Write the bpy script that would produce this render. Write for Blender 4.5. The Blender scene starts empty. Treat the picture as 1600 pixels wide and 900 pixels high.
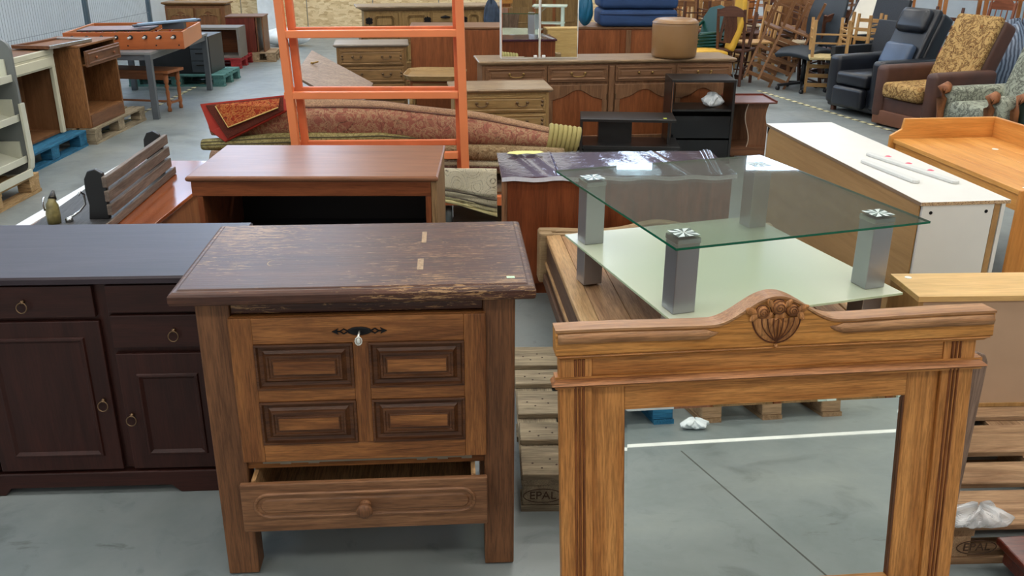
import bpy, bmesh, math, random
from mathutils import Vector, Matrix, Euler
R = math.radians
random.seed(7)
SC = bpy.context.scene
COL = SC.collection
# ------------------------------------------------------------------ camera, world, lights, exposure
CAM_H, FPX, PITCH, ROLL = 1.8, 1420.0, R(21.2), R(0.25)
cd = bpy.data.cameras.new('camera'); cam = bpy.data.objects.new('camera', cd); COL.objects.link(cam)
cd.sensor_width = 36; cd.lens = FPX / 1600 * 36; cd.clip_start = .05; cd.clip_end = 200
cam.matrix_world = Matrix.Translation((0, 0, CAM_H)) @ Matrix.Rotation(R(90) - PITCH, 4, 'X') @ Matrix.Rotation(ROLL, 4, 'Z')
SC.camera = cam
CM = cam.matrix_world.to_3x3()
w = bpy.data.worlds.new('world'); SC.world = w; w.use_nodes = True
w.node_tree.nodes['Background'].inputs[0].default_value = (1, .97, .93, 1)
w.node_tree.nodes['Background'].inputs[1].default_value = 0.75
SC.view_settings.view_transform = 'Standard'; SC.view_settings.look = 'None'
SC.view_settings.exposure = 0.28; SC.view_settings.gamma = 1; SC.view_settings.use_curve_mapping = False
SC.cycles.use_denoising = True; SC.cycles.max_bounces = 8; SC.cycles.transparent_max_bounces = 12
SC.cycles.caustics_reflective = False; SC.cycles.caustics_refractive = False
SC.cycles.sample_clamp_indirect = 6
LIGHTS = 13.5

def ray(u, v):
    return CM @ Vector(((u - 800) / FPX, (450 - v) / FPX, -1))
def A(u, v, z=0.0):            # the point at height z seen at a pixel
    d = ray(u, v); t = (z - CAM_H) / d.z; return Vector((d.x * t, d.y * t, z))
def AY(u, v, y):               # the point at depth y
    d = ray(u, v); t = y / d.y; return Vector((d.x * t, y, CAM_H + d.z * t))

# ------------------------------------------------------------------ materials
def lin(c):
    return tuple(((x / 255) / 12.92 if x / 255 <= .04045 else ((x / 255 + .055) / 1.055) ** 2.4) for x in c) + (1,)
MC = {}
def newmat(key):
    m = bpy.data.materials.new(key); m.use_nodes = True
    return m, m.node_tree, m.node_tree.nodes['Principled BSDF']
def nd(nt, t, **kw):
    n = nt.nodes.new(t)
    for k, v in kw.items(): setattr(n, k, v)
    return n
def ramp(nt, fac, stops, interp='LINEAR'):
    r = nd(nt, 'ShaderNodeValToRGB'); r.color_ramp.interpolation = interp
    e = r.color_ramp.elements
    while len(e) < len(stops): e.new(.5)
    for i, (p, c) in enumerate(stops): e[i].position = p; e[i].color = c if len(c) == 4 else lin(c)
    nt.links.new(fac, r.inputs[0]); return r.outputs[0]
def mixc(nt, a, b, fac, mode='MIX'):
    m = nd(nt, 'ShaderNodeMix', data_type='RGBA', blend_type=mode)
    for s, v in ((0, fac), (6, a), (7, b)):
        if isinstance(v, (int, float)): m.inputs[s].default_value = v
        elif isinstance(v, tuple): m.inputs[s].default_value = v if len(v) == 4 else lin(v)
        else: nt.links.new(v, m.inputs[s])
    return m.outputs[2]
def coords(nt, scale, rnd=True, loc=(0, 0, 0), rot=(0, 0, 0)):
    tc = nd(nt, 'ShaderNodeTexCoord'); mp = nd(nt, 'ShaderNodeMapping')
    mp.inputs['Scale'].default_value = scale; mp.inputs['Location'].default_value = loc; mp.inputs['Rotation'].default_value = rot
    if rnd:
        oi = nd(nt, 'ShaderNodeObjectInfo'); va = nd(nt, 'ShaderNodeVectorMath', operation='MULTIPLY_ADD')
        cx = nd(nt, 'ShaderNodeCombineXYZ')
        for i in range(3): nt.links.new(oi.outputs['Random'], cx.inputs[i])
        nt.links.new(cx.outputs[0], va.inputs[0]); va.inputs[1].default_value = (7.3, 5.1, 9.7)
        nt.links.new(tc.outputs['Object'], va.inputs[2]); nt.links.new(va.outputs[0], mp.inputs['Vector'])
    else: nt.links.new(tc.outputs['Object'], mp.inputs['Vector'])
    return mp.outputs[0]
def noise(nt, vec, scale=1, detail=4, rough=.55, dist=0):
    n = nd(nt, 'ShaderNodeTexNoise'); n.inputs['Scale'].default_value = scale; n.inputs['Detail'].default_value = detail
    n.inputs['Roughness'].default_value = rough; n.inputs['Distortion'].default_value = dist
    nt.links.new(vec, n.inputs['Vector']); return n.outputs[0]
def bump(nt, b, h, strength=.2, dist=.002):
    n = nd(nt, 'ShaderNodeBump'); n.inputs['Strength'].default_value = strength; n.inputs['Distance'].default_value = dist
    nt.links.new(h, n.inputs['Height']); nt.links.new(n.outputs[0], b.inputs['Normal'])
def wood(key, dark, light, axis='x', rough=.45, sc=1.0, wear=None, coat=0.0, fine=.5, bmp=.25, spec=.3):
    k = ('w', key, axis)
    if k in MC: return MC[k]
    m, nt, b = newmat(key + '_' + axis)
    i = 'xyz'.index(axis)
    s1 = [17 * sc] * 3; s1[i] = 1.7 * sc
    s2 = [210 * sc] * 3; s2[i] = 11 * sc
    n1 = noise(nt, coords(nt, s1), 1, 5, .6, 1.0)
    n2 = noise(nt, coords(nt, s2), 1, 3, .7)
    c = ramp(nt, n1, [(.32, dark), (.68, light)])
    f = ramp(nt, n2, [(.38, (1 - fine, 1 - fine, 1 - fine, 1)), (.58, (1, 1, 1, 1))])
    c = mixc(nt, c, f, 1.0, 'MULTIPLY')
    if wear:
        wc, thr, amt = wear
        sw = [165] * 3; sw[i] = 20
        nw = noise(nt, coords(nt, sw), 1, 4, .75, .6)
        nb = noise(nt, coords(nt, (2.2, 2.2, 2.2)), 1, 3)
        mm = nd(nt, 'ShaderNodeMath', operation='MULTIPLY_ADD'); nt.links.new(nb, mm.inputs[0]); mm.inputs[1].default_value = .45; nt.links.new(nw, mm.inputs[2])
        fw = ramp(nt, mm.outputs[0], [(thr, (0, 0, 0, 1)), (thr + .04, (amt, amt, amt, 1))])
        c = mixc(nt, c, wc, fw)
    nt.links.new(c, b.inputs['Base Color'])
    b.inputs['Roughness'].default_value = rough; b.inputs['Coat Weight'].default_value = coat; b.inputs['Coat Roughness'].default_value = .15; b.inputs['Specular IOR Level'].default_value = spec
    bump(nt, b, n2, bmp, .0015)
    MC[k] = m; return m
def plain(key, c, rough=.5, metal=0.0, var=.12, vs=6, bmp=0.0, bs=80, coat=0.0, emit=0.0, spec=.5, trans=0.0):
    if key in MC: return MC[key]
    m, nt, b = newmat(key); L = lin(c)
    n = noise(nt, coords(nt, (vs,) * 3), 1, 4)
    lo = tuple(x * (1 - var) for x in L[:3]) + (1,); hi = tuple(min(1, x * (1 + var)) for x in L[:3]) + (1,)
    nt.links.new(ramp(nt, n, [(.3, lo), (.7, hi)]), b.inputs['Base Color'])
    b.inputs['Roughness'].default_value = rough; b.inputs['Metallic'].default_value = metal
    b.inputs['Coat Weight'].default_value = coat; b.inputs['Specular IOR Level'].default_value = spec
    if bmp: bump(nt, b, noise(nt, coords(nt, (bs,) * 3), 1, 3), bmp, .003)
    if emit: b.inputs['Emission Color'].default_value = L; b.inputs['Emission Strength'].default_value = emit
    MC[key] = m; return m
def rugmat(key, base, c2, c3, sc=9, grain=60, warp=.15):
    if key in MC: return MC[key]
    m, nt, b = newmat(key)
    co = coords(nt, (1, 1, 1), rnd=False)
    v = nd(nt, 'ShaderNodeTexVoronoi', feature='SMOOTH_F1'); v.inputs['Scale'].default_value = sc; nt.links.new(co, v.inputs['Vector'])
    v.inputs['Smoothness'].default_value = .3
    wv = nd(nt, 'ShaderNodeMath', operation='SINE'); mu = nd(nt, 'ShaderNodeMath', operation='MULTIPLY'); mu.inputs[1].default_value = 26
    nt.links.new(v.outputs['Distance'], mu.inputs[0]); nt.links.new(mu.outputs[0], wv.inputs[0])
    n = noise(nt, coords(nt, (sc * 3.5,) * 3, False), 1, 3, .7, 1.6)
    c = ramp(nt, wv.outputs[0], [(.25, base), (.5, c2), (.72, base)])
    f = ramp(nt, n, [(.47, (0, 0, 0, 1)), (.53, (.9, .9, .9, 1)), (.6, (.1, .1, .1, 1))])
    c = mixc(nt, c, c3, f)
    g = noise(nt, coords(nt, (grain * 6,) * 3, False), 1, 2)
    c = mixc(nt, c, ramp(nt, g, [(.3, (.65, .65, .65, 1)), (.7, (1, 1, 1, 1))]), 1.0, 'MULTIPLY')
    nt.links.new(c, b.inputs['Base Color']); b.inputs['Roughness'].default_value = .95; b.inputs['Specular IOR Level'].default_value = .15
    bump(nt, b, g, .5, .004); MC[key] = m; return m
def clearmat(key, tint, gloss_rough=.02, milk=0.0, milkc=(200, 210, 195), ior=1.5, boost=1.0, bmp=None):
    if key in MC: return MC[key]
    m, nt, b = newmat(key); nt.nodes.remove(b); out = nt.nodes['Material Output']
    t = nd(nt, 'ShaderNodeBsdfTransparent'); t.inputs[0].default_value = lin(tint)
    g = nd(nt, 'ShaderNodeBsdfGlossy'); g.inputs['Roughness'].default_value = gloss_rough; g.inputs['Color'].default_value = (1, 1, 1, 1)
    fr = nd(nt, 'ShaderNodeLayerWeight'); fr.inputs[0].default_value = .5
    pw = nd(nt, 'ShaderNodeMath', operation='POWER'); pw.inputs[1].default_value = 5; nt.links.new(fr.outputs['Facing'], pw.inputs[0])
    ma = nd(nt, 'ShaderNodeMath', operation='MULTIPLY_ADD'); ma.inputs[1].default_value = .96; ma.inputs[2].default_value = .04; nt.links.new(pw.outputs[0], ma.inputs[0])
    mu = nd(nt, 'ShaderNodeMath', operation='MULTIPLY'); mu.inputs[1].default_value = boost; mu.use_clamp = True; nt.links.new(ma.outputs[0], mu.inputs[0])
    first = t.outputs[0]
    if milk:
        d = nd(nt, 'ShaderNodeBsdfDiffuse'); d.inputs[0].default_value = lin(milkc)
        mm = nd(nt, 'ShaderNodeMixShader'); mm.inputs[0].default_value = milk; nt.links.new(t.outputs[0], mm.inputs[1]); nt.links.new(d.outputs[0], mm.inputs[2]); first = mm.outputs[0]
    mx = nd(nt, 'ShaderNodeMixShader'); nt.links.new(mu.outputs[0], mx.inputs[0]); nt.links.new(first, mx.inputs[1]); nt.links.new(g.outputs[0], mx.inputs[2])
    if bmp:
        bn = nd(nt, 'ShaderNodeBump'); bn.inputs['Strength'].default_value = bmp; bn.inputs['Distance'].default_value = .01
        nt.links.new(noise(nt, coords(nt, (14, 14, 14)), 1, 4, .6, 1.5), bn.inputs['Height'])
        nt.links.new(bn.outputs[0], g.inputs['Normal']); nt.links.new(bn.outputs[0], fr.inputs['Normal'])
    nt.links.new(mx.outputs[0], out.inputs[0]); MC[key] = m; return m
def emit(key, c, s):
    if key in MC: return MC[key]
    m, nt, b = newmat(key); b.inputs['Base Color'].default_value = lin(c)
    b.inputs['Emission Color'].default_value = lin(c); b.inputs['Emission Strength'].default_value = s; MC[key] = m; return m

# ------------------------------------------------------------------ mesh builder
class MB:
    def __init__(s): s.v = []; s.f = []
    def add(s, vs, fs):
        n = len(s.v); s.v += [tuple(p) for p in vs]; s.f += [tuple(i + n for i in f) for f in fs]; return s
    def hexa(s, p): return s.add(p, [(0, 3, 2, 1), (4, 5, 6, 7), (0, 1, 5, 4), (1, 2, 6, 5), (2, 3, 7, 6), (3, 0, 4, 7)])
    def box(s, x0, x1, y0, y1, z0, z1):
        return s.hexa([(x0, y0, z0), (x1, y0, z0), (x1, y1, z0), (x0, y1, z0), (x0, y0, z1), (x1, y0, z1), (x1, y1, z1), (x0, y1, z1)])
    def bar(s, a, b, wx, wy, up=(0, 0, 1)):     # rectangular bar from a to b
        a = Vector(a); b = Vector(b); d = (b - a).normalized(); u = Vector(up)
        if abs(d.dot(u)) > .98: u = Vector((0, 1, 0))
        x = d.cross(u).normalized(); y = x.cross(d).normalized(); x *= wx / 2; y *= wy / 2
        return s.hexa([a - x - y, a + x - y, a + x + y, a - x + y, b - x - y, b + x - y, b + x + y, b - x + y])
    def tube(s, pts, r, n=8, flat=1.0, closed=False, up=(0, 0, 1)):
        pts = [Vector(p) for p in pts]; m = len(pts); rs = r if isinstance(r, (list, tuple)) else [r] * m
        base = len(s.v); u = Vector(up)
        for i, p in enumerate(pts):
            if closed: d = pts[(i + 1) % m] - pts[i - 1]
            else: d = pts[min(i + 1, m - 1)] - pts[max(i - 1, 0)]
            d.normalize(); uu = u if abs(d.dot(u)) < .97 else Vector((0, 1, 0))
            x = d.cross(uu).normalized(); y = x.cross(d).normalized()
            for k in range(n):
                a = 2 * math.pi * k / n; q = p + x * math.cos(a) * rs[i] + y * math.sin(a) * rs[i] * flat; s.v.append(tuple(q))
        for i in range(m if closed else m - 1):
            j = (i + 1) % m
            for k in range(n):
                l = (k + 1) % n; s.f.append((base + i * n + k, base + i * n + l, base + j * n + l, base + j * n + k))
        if not closed:
            s.f.append(tuple(base + k for k in range(n))[::-1]); s.f.append(tuple(base + (m - 1) * n + k for k in range(n)))
        return s
    def lathe(s, prof, c=(0, 0, 0), n=12, axis='z'):
        base = len(s.v); c = Vector(c)
        for r, h in prof:
            for k in range(n):
                a = 2 * math.pi * k / n; p = (r * math.cos(a), r * math.sin(a), h)
                if axis == 'y': p = (p[0], p[2], p[1])
                if axis == 'x': p = (p[2], p[0], p[1])
                s.v.append(tuple(c + Vector(p)))
        for i in range(len(prof) - 1):
            for k in range(n):
                l = (k + 1) % n; s.f.append((base + i * n + k, base + i * n + l, base + (i + 1) * n + l, base + (i + 1) * n + k))
        s.f.append(tuple(base + k for k in range(n))[::-1]); s.f.append(tuple(base + (len(prof) - 1) * n + k for k in range(n))); return s
    def prism(s, poly, d0, d1, plane='xz'):     # polygon swept between two depths
        def P3(p, d): return {'xz': (p[0], d, p[1]), 'xy': (p[0], p[1], d), 'yz': (d, p[0], p[1])}[plane]
        n = len(poly); b = len(s.v); s.v += [P3(p, d0) for p in poly] + [P3(p, d1) for p in poly]
        s.f.append(tuple(b + i for i in range(n))); s.f.append(tuple(b + n + i for i in range(n))[::-1])
        for i in range(n):
            j = (i + 1) % n; s.f.append((b + i, b + n + i, b + n + j, b + j))
        return s
    def rings(s, loops, cap=True, cap0=False):             # join equal-length loops of 3D points
        b = len(s.v); n = len(loops[0])
        for L in loops: s.v += [tuple(p) for p in L]
        for i in range(len(loops) - 1):
            for k in range(n):
                l = (k + 1) % n; s.f.append((b + i * n + k, b + i * n + l, b + (i + 1) * n + l, b + (i + 1) * n + k))
        if cap: s.f.append(tuple(b + (len(loops) - 1) * n + k for k in range(n)))
        if cap0: s.f.append(tuple(b + k for k in range(n))[::-1])
        return s
    def panel(s, x0, x1, z0, z1, steps):        # moulded rectangle: steps of (inset, y)
        return s.rings([[(x0 + i, y, z0 + i), (x1 - i, y, z0 + i), (x1 - i, y, z1 - i), (x0 + i, y, z1 - i)] for i, y in steps], cap0=True)
    def grid(s, fn, nu, nv, closed_u=False):
        b = len(s.v)
        for j in range(nv + 1):
            for i in range(nu + (0 if closed_u else 1)): s.v.append(tuple(fn(i / nu, j / nv)))
        w_ = nu if closed_u else nu + 1
        for j in range(nv):
            for i in range(nu):
                a = b + j * w_ + i; c = b + j * w_ + (i + 1) % w_
                s.f.append((a, c, c + w_, a + w_))
        return s
    def ball(s, c, rx, ry, rz, nu=12, nv=8):
        return s.grid(lambda u, v: (c[0] + rx * math.cos(2 * math.pi * u) * math.sin(math.pi * max(.01, min(.99, v))), c[1] + ry * math.sin(2 * math.pi * u) * math.sin(math.pi * max(.01, min(.99, v))), c[2] - rz * math.cos(math.pi * v)), nu, nv, True)
    def xform(s, M, start=0):
        s.v[start:] = [tuple(M @ Vector(p)) for p in s.v[start:]]; return s
    def build(s, name, mat, parent=None, bevel=0.0, smooth=False, seg=2, solid=0.0, sub=0, **tags):
        me = bpy.data.meshes.new(name); me.from_pydata(s.v, [], s.f)
        bm = bmesh.new(); bm.from_mesh(me); bmesh.ops.recalc_face_normals(bm, faces=bm.faces); bm.to_mesh(me); bm.free()
        me.materials.append(mat)
        if smooth:
            for p in me.polygons: p.use_smooth = True
        o = bpy.data.objects.new(name, me); COL.objects.link(o)
        if parent: o.parent = parent
        if solid: d = o.modifiers.new('solid', 'SOLIDIFY'); d.thickness = solid; d.offset = 0
        if bevel: d = o.modifiers.new('bevel', 'BEVEL'); d.width = bevel; d.segments = seg; d.limit_method = 'ANGLE'; d.angle_limit = R(35)
        if sub: d = o.modifiers.new('sub', 'SUBSURF'); d.levels = sub; d.render_levels = sub
        for k, v in tags.items(): o[k] = v
        return o
def thing(name, label, cat, loc=(0, 0, 0), rz=0, group=None, rot=None):
    o = bpy.data.objects.new(name, None); COL.objects.link(o); o.empty_display_size = .1
    o.location = loc; o.rotation_euler = rot if rot else (0, 0, rz); o['label'] = label; o['category'] = cat
    if group: o['group'] = group
    return o
def struct(name, mb, m, **k):
    o = mb.build(name, m, **k); o['kind'] = 'structure'; return o
def copy_tree(o, parent=None):
    c = o.copy(); COL.objects.link(c); c.parent = parent
    for ch in list(o.children): copy_tree(ch, c)
    return c
def span(a, b):                 # yaw and length of the front edge from a to b
    d = b - a; return math.atan2(d.y, d.x), Vector((d.x, d.y)).length
def ring_pull(parent, x, y, z, r, m, name='ring_handle'):
    mb = MB(); mb.lathe([(.007, 0), (.008, -.006), (.004, -.012)], (x, y, z + r), 10, 'y')
    mb.tube([(x + r * math.sin(a), y - .012 - .004 * (1 - math.cos(a)), z + r * math.cos(a)) for a in [i * math.pi / 10 for i in range(20)]], .0022, 6, closed=True, up=(0, 1, 0))
    return mb.build(name, m, parent, smooth=True)
def bail(parent, x, y, z, w_, m, name='handle'):
    mb = MB()
    for s in (-1, 1): mb.lathe([(.008, 0), (.011, -.006), (.012, -.016), (.006, -.02)], (x + s * w_ / 2, y, z), 8, 'y')
    mb.tube([(x + w_ / 2 * math.cos(a), y - .014 - .006 * math.sin(a), z - .028 * math.sin(a) ** .6 if math.sin(a) > 0 else z) for a in [math.pi * i / 10 for i in range(11)]], .004, 6, up=(0, 1, 0))
    return mb.build(name, m, parent, smooth=True)
# ------------------------------------------------------------------ the setting
def floor_mat():
    m, nt, b = newmat('concrete')
    co = coords(nt, (1, 1, 1), False)
    n1 = noise(nt, co, .8, 6, .6, .4); n2 = noise(nt, co, 5, 6, .65, .8); n3 = noise(nt, co, 38, 4, .7)
    c = ramp(nt, n1, [(.3, (102, 112, 113)), (.5, (126, 133, 133)), (.72, (142, 147, 143))])
    c = mixc(nt, c, ramp(nt, n2, [(.3, (.62, .64, .63, 1)), (.45, (1, 1, 1, 1)), (.75, (1.0, .99, .96, 1))]), .8, 'MULTIPLY')
    mp = coords(nt, (1.4, 4.5, 1), False, loc=(3, 1, 0), rot=(0, 0, .5)); n4 = noise(nt, mp, 1, 5, .7, 1.5)
    c = mixc(nt, c, ramp(nt, n4, [(.28, (.45, .44, .42, 1)), (.36, (1, 1, 1, 1))]), .7, 'MULTIPLY')
    c = mixc(nt, c, ramp(nt, n3, [(.24, (.35, .35, .35, 1)), (.28, (1, 1, 1, 1))]), .8, 'MULTIPLY')
    nt.links.new(c, b.inputs['Base Color'])
    nt.links.new(ramp(nt, n2, [(.3, (.3, .3, .3, 1)), (.7, (.5, .5, .5, 1))]), b.inputs['Roughness'])
    bump(nt, b, n3, .15, .002); return m
def osb_mat():
    m, nt, b = newmat('osb')
    v = nd(nt, 'ShaderNodeTexVoronoi', feature='F1'); v.inputs['Scale'].default_value = 1
    nt.links.new(coords(nt, (9, 9, 26), False, rot=(0, .5, 0)), v.inputs['Vector'])
    n = noise(nt, coords(nt, (14, 14, 40), False, rot=(0, -.6, 0)), 1, 4, .7, 1)
    c = ramp(nt, v.outputs['Color'], [(.1, (196, 166, 120)), (.5, (222, 196, 150)), (.9, (236, 214, 172))])
    c = mixc(nt, c, ramp(nt, n, [(.34, (.5, .4, .28, 1)), (.42, (1, 1, 1, 1))]), .8, 'MULTIPLY')
    nt.links.new(c, b.inputs['Base Color']); b.inputs['Roughness'].default_value = .7; return m
struct('floor', MB().box(-7, 12, -5, 22, -.08, 0), floor_mat())
tp = MB().box(-.2, 2.9, .36, .40, 0, .002); struct('trim_1', tp, plain('white_tape', (235, 235, 230), .5))
# the sawn joint in the slab before the mirror
jt = MB().bar((.96, .48, .0005), (1.04, 1.7, .0005), .006, .0012); struct('trim_2', jt, plain('joint', (80, 80, 76), .9))
ty, tb = plain('tape_pale', (220, 214, 170), .6), plain('tape_dark', (88, 86, 74), .7)
def tape(n, a, b, ln, name):
    d = (b - a); L = d.length; d.normalize(); mb = MB(); k = int(L / ln)
    base = struct(name, MB().bar(a + Vector((0, 0, .001)), b + Vector((0, 0, .001)), .05, .002), tb)
    for i in range(k): mb = MB(); p = a + d * (i * ln) + Vector((0, 0, .0025)); mb.bar(p, p + d * ln * .5, .05, .002); mb.build('tape_dash', ty, base)
tape(1, A(1185, 142), A(1405, 208), .13, 'trim_3')
tape(2, A(150, 212), A(395, 92), .17, 'trim_4')
wl = plain('wall_white', (205, 214, 222), .6, var=.04)
dk = plain('upper_cladding', (92, 88, 84), .7)
struct('wall_back_upper', MB().box(-6.3, 9, 17.95, 17.98, 2.55, 7), dk)
struct('wall_left', MB().box(-6.55, -6.45, -5, 18.2, 0, 7), wl)
ow = struct('wall_back', MB().box(-6.5, 12, 18, 18.1, 0, 7), wl)
om = osb_mat()
x = -6.4
while x < 2.6:
    MB().box(x, x + 1.235, 17.955, 17.98, 0, 2.5).build('panel', om, ow, bevel=.004); x += 1.25
cw = plain('column_white', (225, 232, 236), .5)
pc = AY(421, 40, 17.7); struct('column', MB().box(pc.x - .17, pc.x + .17, 17.6, 17.95, 0, 7), cw)
wr = plain('wall_corrugated', (150, 166, 176), .5)
def corr(u, v):
    y = -5 + 23 * u; k = (u * 160) % 1; return (9.0 - (.025 if .3 < k < .8 else 0), y, 7 * v)
struct('wall_right', MB().grid(corr, 640, 1), wr)
struct('ceiling', MB().box(-6.5, 9.1, -5, 18.1, 7, 7.1), plain('roof_sheet', (92, 90, 86), .7))
# skylight panels and window bands (real light of the hall)
sk = emit('skylight', (255, 251, 243), LIGHTS)
n = 0
for yy in (-3, 1.5, 6, 10.5, 15):
    for xx in (-4.4, .2, 4.8):
        n += 1; struct('window_%d' % n, MB().box(xx, xx + 2.6, yy, yy + .9, 6.93, 6.96), sk)
wb = emit('high_window', (206, 228, 255), LIGHTS * .36); wl_ = emit('side_window', (206, 228, 255), LIGHTS * .22)
for x0, x1, z0, z1 in ((-6.2, -3.4, 3.0, 6.2), (.2, 1.9, 5.2, 6.8), (2.1, 2.8, 3.2, 4.3), (4.7, 6.4, 3.2, 4.3)):
    n += 1; struct('window_%d' % n, MB().box(x0, x1, 17.9, 17.94, z0, z1), wb)
for i in range(6):
    n += 1; struct('window_%d' % n, MB().box(-6.43, -6.4, .5 + i * 2.9, 2.9 + i * 2.9, 4.3, 6.2), wl_)
# mesh fence along the left wall
gm = plain('galvanised', (128, 142, 152), .45, .3); gp = plain('fence_post', (86, 104, 116), .5, .3)
FX = -6.0
fc = thing('mesh_fence', 'grey wire mesh fence panels standing along the white wall', 'fence', (FX, 3, 0))
for i, yy in enumerate((0, 2.5, 5.0, 7.5, 7.85, 10.3, 12.6)):
    MB().box(-.03, .03, yy - .03, yy + .03, 0, 2.4).build('post', gp, fc)
mb = MB()
for k in range(200):
    y = .06 + k * .063
    if y > 12.55: break
    mb.box(-.0015, .0015, y - .0012, y + .0012, .1, 2.35)
for z in (.12, .6, 1.1, 1.6, 2.1, 2.33): mb.box(-.003, .003, 0, 12.6, z - .003, z + .003)
o = mb.build('wire_mesh', gm, fc); o['kind'] = 'stuff'

# ------------------------------------------------------------------ shared builders
PINEW = wood('pallet_wood', (132, 108, 82), (186, 162, 130), 'x', .85, 1.2, fine=.35)
PINEY = wood('pallet_wood', (132, 108, 82), (186, 162, 130), 'y', .85, 1.2, fine=.35)
def pallet(label, loc, rz, W=1.2, D=.8, mx=None, my=None, group='wooden pallets under the furniture'):
    mx = mx or PINEW; my = my or PINEY
    t = thing('pallet', label, 'pallet', loc, rz, group)
    ys = [(0, .145), (.1775, .2775), (.3275 - .0, .4725), (.5225, .6225), (.655, .8)]
    for a, b in ys: MB().box(random.uniform(0, .006), W - random.uniform(0, .006), a * D / .8, b * D / .8, .122, .144).build('deck_board', mx, t, bevel=.003, seg=1)
    for xx in (0, W / 2 - .0725, W - .145):
        MB().box(xx, xx + .145, .004, D - .004, .1005, .1215).build('cross_board', my, t)
        for yy in (.004, D / 2 - .05, D - .104): MB().box(xx + .005, xx + .14, yy, yy + .1, .0225, .1).build('block', my, t, bevel=.004, seg=1)
    for yy in (0, D / 2 - .05, D - .1): MB().box(0, W, yy, yy + .1, 0, .022).build('bottom_board', mx, t)
    return t
def moulded_top(mb, x0, x1, y0, y1, z0, z1, steps=None):
    """slab with a stepped edge: steps of (outward offset, z)"""
    steps = steps or [(-.02, z0), (-.006, z0 + .25 * (z1 - z0)), (0, z0 + .4 * (z1 - z0)), (0, z0 + .8 * (z1 - z0)), (-.006, z1)]
    return mb.rings([[(x0 - o, y0 - o, z), (x1 + o, y0 - o, z), (x1 + o, y1 + o, z), (x0 - o, y1 + o, z)] for o, z in steps], cap0=True)
RP = [(0, .002), (0, -.004), (.006, -.006), (.012, -.001), (.03, .004), (.045, -.004), (.05, -.006)]   # raised-and-fielded panel
def door(parent, x0, x1, z0, z1, m, mp=None, y=0, th=.02, frame=.05, steps=None, name='door', gap=.003):
    d = MB().box(x0 + gap, x1 - gap, y - th, y, z0 + gap, z1 - gap).build(name, m, parent, bevel=.003)
    f = frame; st = steps or [(0, y - th - .0005), (.004, y - th - .007), (.010, y - th - .007), (.018, y - th + .004 - .006), (.035, y - th - .008), (.04, y - th - .009)]
    MB().panel(x0 + f, x1 - f, z0 + f, z1 - f, st).build('panel', mp or m, d)
    return d
def carcass(t, W, D, H, m, name='body'):
    return MB().box(0, W, 0, D, 0, H).build(name, m, t, bevel=.003)
def open_case(t, W, D, H, m, th=.02, shelves=(), back=True, bm_=None):
    for a in (0, W - th): MB().box(a, a + th, 0, D, 0, H).build('side_panel', m, t, bevel=.002)
    MB().box(0.0005, W - .0005, -.004, D, H, H + th).build('top', m, t, bevel=.002)
    MB().box(th, W - th, .002, D - .002, .0, th).build('bottom', m, t)
    for z in shelves: MB().box(th, W - th, .01, D - .012, z, z + th * .8).build('shelf', m, t)
    if back: MB().box(th, W - th, D - .01, D, th, H).build('back_panel', bm_ or m, t)
# ================================================================== foreground
BRASS = plain('old_brass', (150, 120, 70), .35, .9); BRONZE = plain('bronze', (110, 88, 66), .4, .85)
IRON = plain('black_iron', (22, 22, 24), .45, .6); CHROME = plain('chrome', (200, 202, 204), .18, 1, var=.02); STEEL = plain('steel', (150, 150, 150), .35, .9)
BLACK = plain('black_board', (20, 19, 20), .35); WHITE = plain('sticker', (232, 234, 226), .6, var=.03)
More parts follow.
